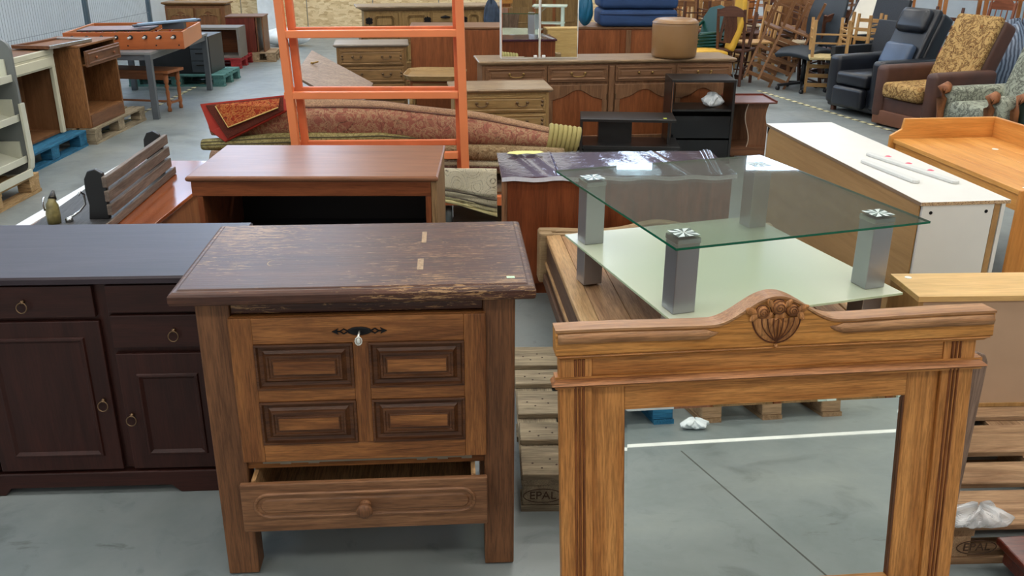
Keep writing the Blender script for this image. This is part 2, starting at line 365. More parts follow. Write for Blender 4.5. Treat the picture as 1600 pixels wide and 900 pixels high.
# ---- bar chest with panelled flap and open drawer
def chest():
    W, D, H = .967, .61, .93
    o = Vector((-.90, 2.195, 0)); a = math.atan2(.067, .967)
    t = thing('bar_chest', 'worn dark oak bar chest with four-panel flap and a half open drawer', 'chest', o, a)
    wt = wood('chest_top', (60, 34, 26), (90, 56, 40), 'x', .40, 1.1, wear=((160, 124, 84), .80, .85), fine=.4, bmp=.5, spec=.38)
    wl = wood('chest_leg', (99, 65, 41), (130, 88, 57), 'z', .5, 1.0, fine=.4)
    wx = wood('chest_oak', (100, 58, 30), (164, 108, 60), 'x', .42, 1.3, fine=.4)
    wz = wood('chest_oak', (100, 58, 30), (164, 108, 60), 'z', .42, 1.3, fine=.4)
    wp = wood('chest_panel', (70, 42, 26), (104, 66, 40), 'x', .38, 1.2, fine=.4); wd = wood('chest_drawer', (110, 74, 48), (146, 104, 72), 'x', .5, 1, fine=.4)
    raw = wood('raw_oak', (170, 128, 84), (204, 164, 116), 'y', .6)
    moulded_top(MB(), 0, W, 0, D, H - .043, H, [(-.012, H - .043), (-.002, H - .038), (0, H - .03), (0, H - .014), (-.004, H - .008), (-.012, H - .004), (-.02, H - .004), (-.024, H)]).build('top', wt, t, bevel=.002)
    MB().box(.0, .022, -.0, .014, H, H + .001).xform(Matrix.Translation((W - .075, .06, 0))).build('price_sticker', plain('sticker_green', (190, 220, 190), .6), t)
    lx = [(.056, .146), (.826, .914)]
    Mi = (Matrix.Translation(o) @ Matrix.Rotation(a, 4, 'Z')).inverted(); rs = plain('glue_residue', (150, 124, 92), .6, var=.3, vs=120)
    for (u0, v0), (u1, v1) in (((664, 362), (663, 379)), ((659, 404), (656, 421))):
        p, q = Mi @ A(u0, v0, H), Mi @ A(u1, v1, H); MB().box(min(p.x, q.x) - .008, max(p.x, q.x) + .006, min(p.y, q.y), max(p.y, q.y), H, H + .0003).build('glue_residue', rs, t)
    p = Mi @ A(425, 411, H); MB().tube([(p.x + .012 * math.cos(i), p.y + .022 * math.sin(i), H) for i in (1.2, 1.8, 2.6, 3.2, 3.8, 4.6, 5.0)], .0016, 4, flat=.3).build('ring_mark', rs, t)
    for x0, x1 in lx:
        for y0, y1 in ((.04, .115), (D - .11, D - .03)): MB().box(x0, x1, y0, y1, 0.004, H - .043).build('leg', wl, t, bevel=.004)
    MB().lathe([(.012, -.0), (.012, .004)], (.87, .08, 0), 10).build('glide', STEEL, t)
    z0, z1 = .36, H - .043
    for x0, x1 in ((.062, .08), (.89, .908)): MB().box(x0, x1, .115, D - .11, .16, z1).build('side_panel', wz, t)
    MB().box(.146, .826, D - .06, D - .045, .16, z1).build('back_panel', wz, t)
    MB().box(.146, .826, .052, .075, .845, z1).build('top_rail', wood('chest_top', (60, 34, 26), (90, 56, 40), 'x', .40, 1.1, wear=((160, 124, 84), .80, .85), fine=.4, bmp=.5, spec=.38), t, bevel=.003)
    MB().box(.146, .826, .085, D - .06, .345, .36).build('floor_board', wx, t)
    MB().box(.146, .826, .052, .08, .362, .3975).build('bottom_rail', wx, t)
    mb = MB().bar((.19, .046, .384), (.79, .046, .386), .006, .006)
    for x_ in (.24, .32, .63, .69, .76): mb.box(x_, x_ + .03, .040, .0515, .380, .391)
    mb.build('flap_hinge', plain('hinge_steel', (150, 142, 126), .35, .8), t)
    # flap: frame of stiles and rails, four moulded panels
    fx0, fx1, fz0, fz1 = .141, .832, .398, .842; y = .034
    fl = MB().box(fx0, fx1, .037, .06, fz0, fz1).build('flap', wx, t, bevel=.003)
    cols = [(.203, .468), (.512, .772)]; rows = [(.455, .590), (.628, .765)]
    for x0, x1, s0, s1 in ((fx0, cols[0][0], fz0, fz1), (cols[0][1], cols[1][0], rows[0][0], rows[1][1]), (cols[1][1], fx1, fz0, fz1)): MB().box(x0, x1, .0245, .037, s0, s1).build('stile', wz, fl, bevel=.002)
    for x0, x1, z0_, z1_ in ((cols[0][0], cols[1][1], fz0, rows[0][0]), (cols[0][0], cols[0][1], rows[0][1], rows[1][0]), (cols[1][0], cols[1][1], rows[0][1], rows[1][0]), (cols[0][0], cols[1][1], rows[1][1], fz1)): MB().box(x0, x1, .0245, .037, z0_, z1_).build('rail', wx, fl, bevel=.002)
    for x0, x1 in cols:
        for a_, b_ in rows:
            MB().panel(x0, x1, a_, b_, [(0, .0368), (0, .020), (.006, .019), (.010, .029), (.020, .031), (.028, .024), (.031, .017), (.036, .017), (.038, .021), (.044, .021), (.047, .0165), (.05, .0165)]).build('panel', wp, fl)
            MB().box(x0 + .05, x1 - .05, .0150, .0164, a_ + .05, b_ - .05).build('panel_field', wx, fl)
    e = MB(); ex, ez = .49, .800
    e.lathe([(.022, .0245), (.022, .0215), (.018, .0205)], (0, 0, 0), 14, 'y'); e.xform(Matrix.Diagonal((1.5, 1, .55, 1)))
    for s in (-1, 1):
        for q in (-1, 1): e.tube([(s * .03, .022, 0), (s * .042, .022, q * .007), (s * .052, .022, 0), (s * .060, .022, 0)], .0022, 6, up=(0, 1, 0))
        e.prism([(s * .056, -.009), (s * .074, 0), (s * .056, .009), (s * .061, 0)], .0245, .021)
    e.xform(Matrix.Translation((ex, 0, ez))).build('lock_plate', IRON, fl)
    k = MB().tube([(ex, .024, ez), (ex, -.012, ez - .002)], .003, 6).tube([(ex - .0 + .009 * math.cos(q), -.013, ez - .014 + .012 * math.sin(q)) for q in [i * math.pi / 5 for i in range(10)]], .002, 5, closed=True, up=(0, 1, 0))
    k.ball((ex, -.013, ez - .014), .006, .003, .009).build('key', plain('key_pale', (220, 222, 215), .3, .4), t, smooth=True)
    # drawer pulled out
    dx0, dx1, dz0, dz1, dy = .132, .832, .192, .350, -.018
    d = MB().box(dx0, dx1, dy, dy + .018, dz0, dz1).build('drawer', wd, t, bevel=.003)
    def stad(x0, x1, z0_, z1_, y_, n=10):
        r = (z1_ - z0_) / 2; c = (z0_ + z1_) / 2
        return [(x0 + r - r * math.sin(math.pi * i / n), y_, c + r * math.cos(math.pi * i / n) * 1) for i in range(n + 1)][::-1] + [(x1 - r + r * math.sin(math.pi * i / n), y_, c + r * math.cos(math.pi * i / n)) for i in range(n + 1)]
    L = [stad(.165 + i, .80 - i, .236 + i, .322 - i, dy + q) for i, q in ((0, -.0005), (.003, -.006), (.008, -.006), (.012, -.001), (.02, -.001), (.024, -.005))]
    MB().rings(L, cap0=True).build('panel', wd, d)
    for x0 in (dx0 + .03, dx1 - .045): MB().box(x0, x0 + .012, dy + .018, .40, dz0 + .02, dz1 + .004).build('drawer_side', raw, d)
    MB().box(dx0 + .03, dx1 - .033, .385, .397, dz0 + .02, dz1).build('drawer_back', raw, d)
    MB().box(dx0 + .04, dx1 - .045, dy + .018, .39, dz0 + .02, dz0 + .026).build('drawer_bottom', raw, d)
    MB().lathe([(.016, 0), (.017, -.004), (.010, -.010), (.011, -.018), (.021, -.024), (.024, -.034), (.020, -.042), (.008, -.045)], (.482, dy - .004, .276), 18, 'y').build('knob', wl, d, smooth=True)
chest()
# ---- dark mahogany sideboard at the left
def dark_sideboard():
    a = math.atan2(.03, .55); o = Vector((-1.59, 2.64, 0)) - Vector((math.cos(a), math.sin(a), 0)) * .35
    t = thing('sideboard', 'dark mahogany sideboard with small ring pulls beside the bar chest', 'sideboard', o, a)
    S = .35; D = .56; X0, X1 = .03, S + .63
    wt = wood('maho_top', (44, 36, 42), (60, 50, 56), 'x', .38, .8, fine=.2, bmp=.1, wear=((96, 92, 98), 1.08, .4))
    wf = wood('maho', (42, 20, 16), (60, 30, 24), 'z', .42, 1, fine=.25, bmp=.1); wx = wood('maho', (42, 20, 16), (60, 30, 24), 'x', .42, 1, fine=.25, bmp=.1)
    moulded_top(MB(), 0, S + .655, 0, D + .01, .772, .8, [(-.01, .772), (0, .777), (0, .793), (-.005, .8)]).build('top', wt, t)
    MB().box(X0, X1, .035, D, .09, .772).build('body', wf, t, bevel=.002)
    pl = MB()
    pl.prism([(X0 - .012, 0), (X0 + .18, 0), (X0 + .2, .028), (S + .42, .028), (S + .45, 0), (X1 + .012, 0), (X1 + .012, .085), (X0 - .012, .085)], .012, .045)
    pl.box(X0 - .012, X0 + .02, .045, D, 0, .085).box(X1 - .02, X1 + .012, .045, D, 0, .085)
    pl.build('plinth', wx, t, bevel=.004)
    st = [(0, .0145), (.003, .008), (.009, .007), (.016, .012), (.022, .016), (.03, .016)]
    def drw(x0, x1, z0, z1, rx=None):
        d = MB().box(x0 + .003, x1 - .003, .015, .035, z0 + .003, z1 - .003).build('drawer', wx, t, bevel=.003)
        if rx: ring_pull(d, rx, .015, (z0 + z1) / 2 - .012, .016, BRONZE)
    drw(S - .14, S + .266, .655, .768, S + .046); drw(S + .30, S + .61, .668, .768); drw(S + .30, S + .61, .545, .665, S + .502)
    for x0, x1, z1, px0, px1, pz1, rx, rz in ((S - .14, S + .272, .648, S - .085, S + .215, .59, S + .242, .345), (S + .30, S + .612, .53, S + .36, S + .56, .455, S + .326, .288)):
        d = MB().box(x0 + .003, x1 - .003, .015, .035, .095, z1 - .003).build('door', wf, t, bevel=.003)
        MB().panel(px0, px1, .15, pz1, st).build('panel', wf, d); ring_pull(d, rx, .015, rz, .016, BRONZE)
    d = MB().box(X0, S - .146, .015, .035, .095, .768).build('end_stile', wf, t)
dark_sideboard()
# ---- oak mirror frame leaning in front
def mirror():
    t = thing('mirror', 'large carved oak framed mirror with a rose basket crest leaning upright', 'mirror', (.13, 1.932, 0), 0, rot=None)
    M = Matrix.Rotation(.0727, 4, 'Z') @ Matrix.Rotation(-R(1.3), 4, 'Y') @ Matrix.Rotation(-R(6), 4, 'X'); t.rotation_euler = M.to_euler()
    a = dict(rough=.4, sc=1.1, fine=.42, bmp=.3); wx = wood('honey_oak', (166, 106, 52), (206, 144, 80), 'x', **a); wz = wood('honey_oak', (166, 106, 52), (206, 144, 80), 'z', **a)
    wc = wood('honey_crest', (172, 112, 50), (208, 148, 80), 'x', **a)
    # stiles
    for s in (0, 1):
        X = lambda q: q if s == 0 else 1.075 - q
        def bx(q0, q1, y0, y1, z0, z1, nm, mat=wz):
            MB().box(min(X(q0), X(q1)), max(X(q0), X(q1)), y0, y1, z0, z1).build(nm, mat, t, bevel=.002)
        bx(.010, .092, -.012, .03, 0.02, .838, 'outer_stile')
        bx(.092, .175, .0, .03, 0.02, .76, 'inner_stile')
        mb = MB()
        for q in (.050, .060, .070): mb.tube([(X(q), -.0125, .02), (X(q), -.0125, .768)], .0034, 6); mb.tube([(X(q), -.0125, .792), (X(q), -.0125, .836)], .0034, 6)
        mb.build('reeding', wood('honey_dark', (110, 62, 30), (140, 84, 44), 'z'), t)
    MB().box(.092, .983, -.008, .03, .79, .838).build('frieze', wx, t, bevel=.002)
    MB().box(.175, .900, -.0005, .03, .692, .76).build('top_rail', wx, t, bevel=.002)
    MB().box(.175, .900, -.0005, .03, .02, .165).build('bottom_rail', wx, t, bevel=.002)
    MB().box(-.0, 1.085, -.014, .03, .76, .7905).build('rail_backing', wx, t)
    mb = MB()
    mb.rings([[(-.006 + dx, y, z), (1.085 - dx, y, z), (1.085 - dx, .02, z), (-.006 + dx, .02, z)] for dx, y, z in ((.006, -.016, .765), (0, -.026, .77), (-.004, -.034, .775), (0, -.030, .780), (.008, -.018, .786))], cap0=True)
    mb.build('ledge_moulding', wood('honey_dark', (150, 96, 58), (186, 130, 86), 'x'), t)
    # crest outline
    def top(x):
        u = abs(x - .541)
        h = .908
        if u < .16: h += .066 * .5 * (1 + math.cos(math.pi * u / .16)) if u < .16 else 0
        h += .010 * math.exp(-((u - .15) / .05) ** 2) * 0
        if u >= .13: h += .0
        return h - .0 + .004 * min(1, max(0, (u - .2) / .2))
    xs = [i * 1.096 / 96 for i in range(97)]
    poly = [(0, .862), (.0, .853), (1.096, .853), (1.096, .862)] + [(x_, top(x_)) for x_ in reversed(xs)]
    MB().prism(poly, -.030, .03).build('crest_board', wc, t, bevel=.002)
    MB().rings([[(dx, y, z), (1.096 - dx, y, z), (1.096 - dx, .03, z), (dx, .03, z)] for dx, y, z in ((0, -.030, .853), (.004, -.026, .850), (.006, -.028, .847), (.010, -.020, .843), (.014, -.016, .838))], cap0=True).build('cornice', wx, t)
    wm = wood('crest_mould', (150, 104, 66), (186, 142, 100), 'x', **a)
    for x0, x1, sg in ((0.006, .40, 1), (.675, 1.09, -1)):
        pts = [(x0 + (x1 - x0) * i / 24) for i in range(25)]
        pp = [(q, -.026, top(q) - .016) for q in pts]
        rr = [.0155 * min(1, max(.25, ((x1 - q) if sg > 0 else (q - x0)) / .03)) for q in pts]
        MB().tube(pp, rr, 8, up=(0, 1, 0)).build('crest_moulding', wm, t, smooth=True)
    MB().rings([[(q, -.034, top(q) + .001), (q, .032, top(q) + .001), (q, .032, top(q) + .007), (q, -.034, top(q) + .007)] for q in xs], cap0=True).build('crest_cap', wm, t)
    # carved basket of roses
    cx, wcar = .541, wood('carving', (158, 102, 54), (196, 138, 84), 'z'); wdk = wood('carving_dark', (84, 44, 22), (104, 58, 30), 'z')
    bz = .928
    b = MB()
    def bas(u, v):
        ang = math.pi * u; r = v
        rib = .0025 * abs(math.sin(ang * 3.5))
        return (cx - .058 * math.cos(ang) * r, -.030 - (.012 + rib) * math.sqrt(max(0, 1 - r * r * .97)) , bz - .064 * math.sin(ang) * r)
    car = b.grid(bas, 28, 8).build('basket_carving', wcar, t, smooth=True)
    g = MB()
    for q in (-.7, -.45, -.2, .0, .2, .45, .7): g.tube([(cx + q * .058 * (1 - v_ ** 2.2), -.0312 - .0145 * math.sqrt(max(.0, 1 - (q * (1 - v_ ** 2.2)) ** 2 - (.062 * v_ / .064) ** 2)), bz - .062 * v_) for v_ in [i / 9 for i in range(10)]], .0015, 5, up=(0, 1, 0))
    g.tube([(cx - .060 * math.cos(math.pi * i / 20), -.031, bz - .066 * math.sin(math.pi * i / 20)) for i in range(21)], .002, 5, up=(0, 1, 0))
    g.build('basket_rib', wdk, car)
    MB().ball((cx, -.034, bz - .073), .0055, .006, .0055).build('pendant_bead', wcar, t, smooth=True)
    def rose(x_, z_, r, sp):
        m = MB().ball((x_, -.030, z_), r, .014, r, 16, 8); o_ = m.build('rose_carving', wcar, t, smooth=True)
        s_ = MB()
        s_.tube([(x_ + (r * .95 * (1 - i / 40)) * math.cos(sp + i * .42), -.0305 - .0145 * math.sqrt(1 - (.95 * (1 - i / 40)) ** 2), z_ + (r * .95 * (1 - i / 40)) * math.sin(sp + i * .42)) for i in range(38)], [.0020 - .0006 * i / 38 for i in range(38)], 6, up=(0, 1, 0))
        s_.build('petal', wood('petal', (110, 66, 34), (136, 86, 48), 'x'), o_, smooth=True)
        d_ = MB().tube([(x_ + r * 1.03 * math.cos(i * .35), -.031, z_ + r * 1.03 * math.sin(i * .35)) for i in range(18)], .0014, 5, closed=True, up=(0, 1, 0)); d_.build('rose_edge', wdk, o_)
    rose(cx + .004, bz + .024, .0195, .5); rose(cx - .036, bz + .014, .0165, 2); rose(cx + .038, bz + .016, .0150, 4)
    for x_, z_, an, ln in ((-.064, .018, 2.7, .016), (-.056, .004, 3.9, .015), (.062, .020, .4, .016), (.056, .004, 5.4, .015), (-.02, .002, 4.2, .013), (.014, .002, 5.0, .013), (-.018, .036, 2.2, .012), (.026, .034, .8, .012), (0, .000, 4.7, .011)):
        m = MB(); m.grid(lambda u, v: ((v - .5) * 2 * ln, -.004 * math.cos((u - .5) * 2.6), (u - .5) * 2 * ln * .55 * math.sin(math.pi * max(.02, min(.98, v))) ** .7), 4, 6)
        m.xform(Matrix.Translation((cx + x_, -.034, bz + z_)) @ Matrix.Rotation(-an, 4, 'Y')); m.build('leaf_carving', wcar, t, solid=.003)
    # glass with a bevelled border
    mg, nt, bs = newmat('mirror_glass'); bs.inputs['Metallic'].default_value = 1; bs.inputs['Roughness'].default_value = .012; bs.inputs['Base Color'].default_value = (.86, .90, .86, 1)
    MB().panel(.172, .903, .16, .695, [(0, .0130), (.013, .0118)]).build('mirror_glass', mg, t)
    for x0, x1, z0, z1 in ((.172, .176, .16, .695), (.899, .903, .16, .695)): MB().box(x0, x1, .002, .012, z0, z1).build('rebate', wood('honey_dark', (110, 62, 30), (140, 84, 44), 'z'), t)
    MB().box(.02, 1.06, .031, .045, .03, .84).build('back_board', wood('honey_dark', (110, 62, 30), (140, 84, 44), 'z'), t)
    for x_ in (.02, .98): MB().box(x_, x_ + .08, -.005, .045, 0, .03).build('foot', wz, t)
mirror()
# ---- oak piece lying flat (carries the coffee table)
OAKH = .40
def oak_base():
    p0, p1 = A(905, 497, OAKH), A(851, 362, OAKH)
    d = Vector((p1.x - p0.x, p1.y - p0.y, 0)).normalized(); nearL = p1 - d * 1.90; a = math.atan2(d.y, d.x) - math.pi / 2
    t = thing('wardrobe_carcass', 'light oak panelled wardrobe carcass lying flat under the glass table', 'wardrobe', (nearL.x, nearL.y, 0), a)
    W, L = 1.15, 1.90; zb = .148
    a_ = dict(rough=.6, sc=1.0, fine=.3, bmp=.3)
    wy = wood('bare_oak', (146, 108, 76), (190, 150, 110), 'y', **a_); wx = wood('bare_oak', (146, 108, 76), (190, 150, 110), 'x', **a_)
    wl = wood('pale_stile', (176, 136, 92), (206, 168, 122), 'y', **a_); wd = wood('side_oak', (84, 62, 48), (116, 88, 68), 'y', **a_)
    MB().box(.02, W, .02, L - .03, OAKH - .03, OAKH - .012).build('back_board', wy, t)
    MB().box(0, .075, 0, L, OAKH - .03, OAKH).build('stile', wl, t, bevel=.006)
    MB().box(W - .06, W, 0, L, OAKH - .03, OAKH).build('stile', wl, t, bevel=.006)
    x = .077
    for k, w_ in enumerate((.13, .27, .25, .25, .115)):
        MB().box(x, x + w_ - .004, .01, L - .06, OAKH - .014, OAKH - .006).build('board', wy, t, bevel=.002); x += w_
    for x_ in (0, W - .02):
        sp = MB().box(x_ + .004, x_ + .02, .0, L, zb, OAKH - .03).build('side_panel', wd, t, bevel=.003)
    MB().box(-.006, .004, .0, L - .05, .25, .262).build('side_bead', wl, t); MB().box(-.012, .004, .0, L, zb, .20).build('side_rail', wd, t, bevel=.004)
    MB().box(.02, W - .02, .0, .02, zb, OAKH - .03).build('end_panel', wx, t)
    # moulded far rim with a wavy crest
    def cz(u): return OAKH + .012 + .03 * math.exp(-((u - .5) / .12) ** 2) + .006 * math.cos(u * 12)
    n_ = 60; poly = [(-.03, OAKH - .06), (W + .03, OAKH - .06)] + [(-.03 + (W + .06) * (1 - i / n_), cz(1 - i / n_)) for i in range(n_ + 1)]
    wr_ = wood('pale_rim', (150, 124, 92), (188, 160, 122), 'x', **a_)
    MB().prism(poly, L - .03, L + .02).build('crest_rail', wr_, t, bevel=.005)
    MB().tube([(-.03 + (W + .06) * i / n_, L - .03, cz(i / n_) - .006) for i in range(4, n_ - 3)], .007, 6, up=(0, 1, 0)).build('crest_moulding', wr_, t, smooth=True)
    MB().box(-.03, W + .03, L - .06, L - .03, OAKH - .03, OAKH + .004).build('crest_rail', wr_, t, bevel=.004)
    for x_ in (-.035, W - .035): MB().box(x_, x_ + .07, L - .07, L + .03, .15, OAKH + .012).build('corner_post', wr_, t, bevel=.01)
oak_base()
def epal(t, x, y, z, s, txt='EPAL'):
    dm = plain('brand_burn', (70, 48, 32), .9)
    c = bpy.data.curves.new('lettering', 'FONT'); c.body = txt; c.size = s; c.align_x = 'CENTER'; c.align_y = 'CENTER'; c.extrude = .0006
    tmp = bpy.data.objects.new('lettering_curve', c); me = bpy.data.meshes.new_from_object(tmp); me.materials.append(dm); bpy.data.objects.remove(tmp)
    o = bpy.data.objects.new('lettering', me); COL.objects.link(o); o.parent = t; o.location = (x, y, z); o.rotation_euler = (R(90), 0, 0)
    MB().tube([(x + s * 1.55 * math.cos(q), y, z + s * .62 * math.sin(q)) for q in [i * math.pi / 12 for i in range(24)]], .0015, 5, closed=True, up=(0, 1, 0)).build('oval_mark', dm, t)
GREYP = wood('grey_pallet', (116, 104, 86), (172, 156, 128), 'x', .9, 1.1, fine=.35); GREYY = wood('grey_pallet', (116, 104, 86), (172, 156, 128), 'y', .9, 1.1, fine=.35)
a0 = A(829, 742, .144); a1 = A(806, 548, .144); da = math.atan2(a1.y - a0.y, a1.x - a0.x) - math.pi / 2
p = pallet('weathered grey wooden pallet on the floor between bar chest and mirror', (a0.x - .03, a0.y, 0), da * .6, 1.2, 1.0, GREYP, GREYY, group=None)
epal(p, .072, .0025, .06, .042)
for k in range(5):      # nail heads
    y0 = [.07, .28, .5, .715, .9][k]
    for x_, dy in ((.04, .0), (.10, .025), (.07, -.03), (.12, -.01)): MB().lathe([(.004, .144), (.004, .1448)], (x_, y0 + dy, 0), 6).build('nail', plain('rusty', (70, 54, 44), .8, .4), p)
p = pallet('weathered grey wooden pallet standing under the far end of the wardrobe carcass', (.22, 3.62, 0), da * .3, 1.2, .8, GREYP, GREYY, group=None)
# ---- glass coffee table
def coffee_table():
    z = OAKH; T = .865
    c = [A(*q, T) for q in ((1040, 388), (1452, 346), (1186, 242), (885, 266))]
    a = math.atan2((c[1] - c[0] + c[2] - c[3]).y, (c[1] - c[0] + c[2] - c[3]).x); W, L = 1.0, 1.09
    ctr = (c[0] + c[1] + c[2] + c[3]) / 4; o = Matrix.Rotation(a, 3, 'Z') @ Vector((-W / 2, -L / 2, 0)) + ctr; o.z = z
    t = thing('coffee_table', 'clear glass coffee table with square aluminium legs standing on the wardrobe carcass', 'table', o, a)
    gl = clearmat('glass_clear', (236, 246, 240), .015, milk=.07, milkc=(150, 138, 122), boost=1.5); ge = plain('glass_edge', (18, 92, 66), .15, var=.2)
    fr = clearmat('glass_frosted', (190, 205, 190), .25, milk=.86, milkc=(208, 208, 184)); fe = plain('glass_edge_pale', (190, 205, 170), .3)
    al = plain('aluminium', (168, 168, 172), .32, .75, var=.04)
    al2 = plain('aluminium', (168, 168, 172), .32, .75)
    h = T - z; hs = .585 - z
    g = MB().box(0, W, 0, L, h - .008, h).build('glass_top', gl, t)
    e = MB()
    for q in ((0, W, -.0012, -.0002), (0, W, L + .0002, L + .0012)): e.box(q[0], q[1], q[2], q[3], h - .008, h)
    for q in ((-.0012, -.0002), (W + .0002, W + .0012)): e.box(q[0], q[1], 0, L, h - .008, h)
    e.build('glass_edge', ge, g)
    i = .035
    s = MB().box(i, W - i, i, L - i, hs - .008, hs).build('glass_shelf', fr, t)
    e = MB(); e.box(i, W - i, i - .0012, i - .0002, hs - .008, hs).box(i - .0012, i - .0002, i, L - i, hs - .008, hs).box(W - i + .0002, W - i + .0012, i, L - i, hs - .008, hs).build('glass_edge', fe, s)
    for x_ in (.06, W - .15):
        for y_ in (.10, L - .20):
            l = MB().box(x_, x_ + .085, y_, y_ + .085, .004, hs - .0085).box(x_, x_ + .085, y_, y_ + .085, hs + .0005, h - .009).build('leg', al, t, bevel=.003)
            MB().box(x_ - .002, x_ + .087, y_ - .002, y_ + .087, h - .028, h - .0088).build('collar', CHROME, l, bevel=.002)
            MB().box(x_ + .03, x_ + .055, y_ + .03, y_ + .055, 0, .004).build('foot_pad', BLACK, l)
            cx, cy = x_ + .0425, y_ + .0425; m = MB()
            for k in range(8):
                q0 = k * math.pi / 4; q1 = q0 + math.pi / 8
                f = lambda q: 1 / max(abs(math.cos(q)), abs(math.sin(q)))
                m.add([(cx, cy, h + .0012)] + [(cx + .041 * f(q) * math.cos(q), cy + .041 * f(q) * math.sin(q), h + .0008) for q in (q0, (q0 + q1) / 2, q1)], [(0, 1, 2, 3)])
            MB().box(cx - .041, cx + .041, cy - .041, cy + .041, h, h + .0006).build('cap_disc', plain('cap_mirror', (120, 136, 130), .2, .5, var=.02), l)
            m.build('cap_star', plain('cap_white', (200, 212, 208), .3), l)
coffee_table()
# ---- pale cabinet, right pallet, plastic, board, corner foot
def pale_cab():
    p0 = A(1437, 463, .60); p1 = A(1600, 457, .60); a = .045
    t = thing('low_cabinet', 'pale beech veneer low cabinet seen from its beige back, standing on a pallet', 'cabinet', (p0.x, p0.y, .146), a)
    W, D, H = .95, .235, .454; wt = wood('beech', (196, 156, 96), (222, 184, 124), 'x', .45, .7, fine=.15); ws = wood('beech_side', (150, 112, 64), (180, 140, 88), 'z', .5, .7, fine=.15)
    bk = plain('beige_board', (178, 148, 120), .6, var=.05)
    MB().box(-.004, W, -.004, D, H - .022, H).build('top', wt, t, bevel=.002)
    for x_ in (0, W - .018): MB().box(x_, x_ + .018, 0, D - .002, 0, H - .0225).build('side_panel', ws, t)
    MB().box(.018, W - .018, .004, .01, .015, H - .0225).build('back_panel', bk, t); MB().box(.018, W - .018, .0, D - .01, 0, .015).build('bottom', ws, t)
    MB().box(.018, W - .018, D - .022, D - .004, .015, H - .0225).build('door', wt, t)
    MB().lathe([(.013, H), (.013, H + .0015)], (.045, D - .045, 0), 14).build('price_sticker', WHITE, t)
pale_cab()
LP, LPY = wood('pallet_warm', (128, 96, 68), (176, 142, 108), 'x', .85, 1, fine=.3), wood('pallet_warm', (128, 96, 68), (176, 142, 108), 'y', .85, 1, fine=.3)
pr = A(1490, 822, .144)
p = pallet('warm brown wooden pallet under the pale beech cabinet right of the mirror', (pr.x - .07, pr.y, 0), .045, 1.2, 1.0, LP, LPY, group=None)
epal(p, .16, .0025, .06, .04)
wv = wood('grey_board', (110, 88, 74), (150, 124, 106), 'z', .7, 1, fine=.4)
b0 = AY(1512, 660, 2.17)
t = MB().prism([(-.2, 0), (.035, 0), (.045, .60), (.035, .62), (.015, .625), (-.2, .625)], 0, .02).build('wooden_board', wv, None, bevel=.004)
t.location = (b0.x - .045, 2.115, .146); t.rotation_euler = (R(-9), R(5), .05); t['label'] = 'grey brown rounded wooden board leaning up behind the oak mirror frame'; t['category'] = 'board'
def crumple(name, label, c, rx, ry, rz, m, sd, cat='bag', amp=.5):
    random.seed(sd); ph = [random.uniform(0, 6) for _ in range(8)]
    def f(u, v):
        th = 2 * math.pi * u; p_ = math.pi * max(.02, min(.98, v))
        r = 1 + amp * (.35 * math.sin(3 * th + ph[0] + 4 * v) + .25 * math.sin(7 * th + ph[1] - 9 * v) + .18 * math.sin(13 * th + ph[2]) * math.sin(17 * v + ph[3]))
        return (rx * r * math.sin(p_) * math.cos(th), ry * r * math.sin(p_) * math.sin(th), rz * (1 - math.cos(p_)) / 2 * (1 + .25 * amp * math.sin(5 * th + ph[4])))
    o = MB().grid(f, 40, 24, True).build(name, m); o.location = c; o['label'] = label; o['category'] = cat; return o
film = clearmat('film', (238, 240, 240), .12, milk=.35, milkc=(225, 226, 226), boost=2.5, bmp=.9)
pp = A(1530, 828, .15)
crumple('plastic_film', 'crumpled clear plastic film lying on the pallet right of the mirror', (pp.x, pp.y + .03, .145), .085, .045, .07, film, 3, 'plastic film', .6)
# mahogany turned foot at the corner of the frame
pc = A(1592, 930, 0)
t = thing('small_table', 'reddish mahogany table corner at the edge of the floor beside the pallet', 'table', (pc.x, pc.y, 0), .1)
mh = wood('red_mahogany', (74, 30, 20), (110, 48, 32), 'x', .3, 1, coat=.3)
MB().box(-.02, .5, -.1, .12, .095, .12).build('top', mh, t, bevel=.006); MB().box(0, .48, -.08, .1, .04, .095).build('apron', mh, t, bevel=.004)
for x_ in (.01, .44): MB().lathe([(.018, 0), (.026, .012), (.022, .03), (.026, .04)], (x_ + .02, -.06, 0), 10).build('leg', mh, t, smooth=True)
# ---- pallets beside the photographer, seen only in the mirror
BL = plain('blue_paint', (28, 84, 140), .7)
pallet('light wooden pallet reflected in the oak mirror, three bare blocks showing', (1.90, -1.08, 0), R(90), 1.2, .72, LP, LPY, group=None)
pallet('blue painted pallet reflected at the edge of the oak mirror', (1.05, -1.10, 0), R(90), 1.2, .8, wood('blue_pallet', (32, 92, 128), (52, 122, 156), 'x', .8), wood('blue_pallet', (32, 92, 128), (52, 122, 156), 'y', .8), group=None)
crumple('plastic_bag', 'white crumpled plastic film lying by the pallet reflected in the mirror', (1.12, .19, 0), .06, .04, .05, plain('white_plastic', (225, 230, 232), .4), 5)
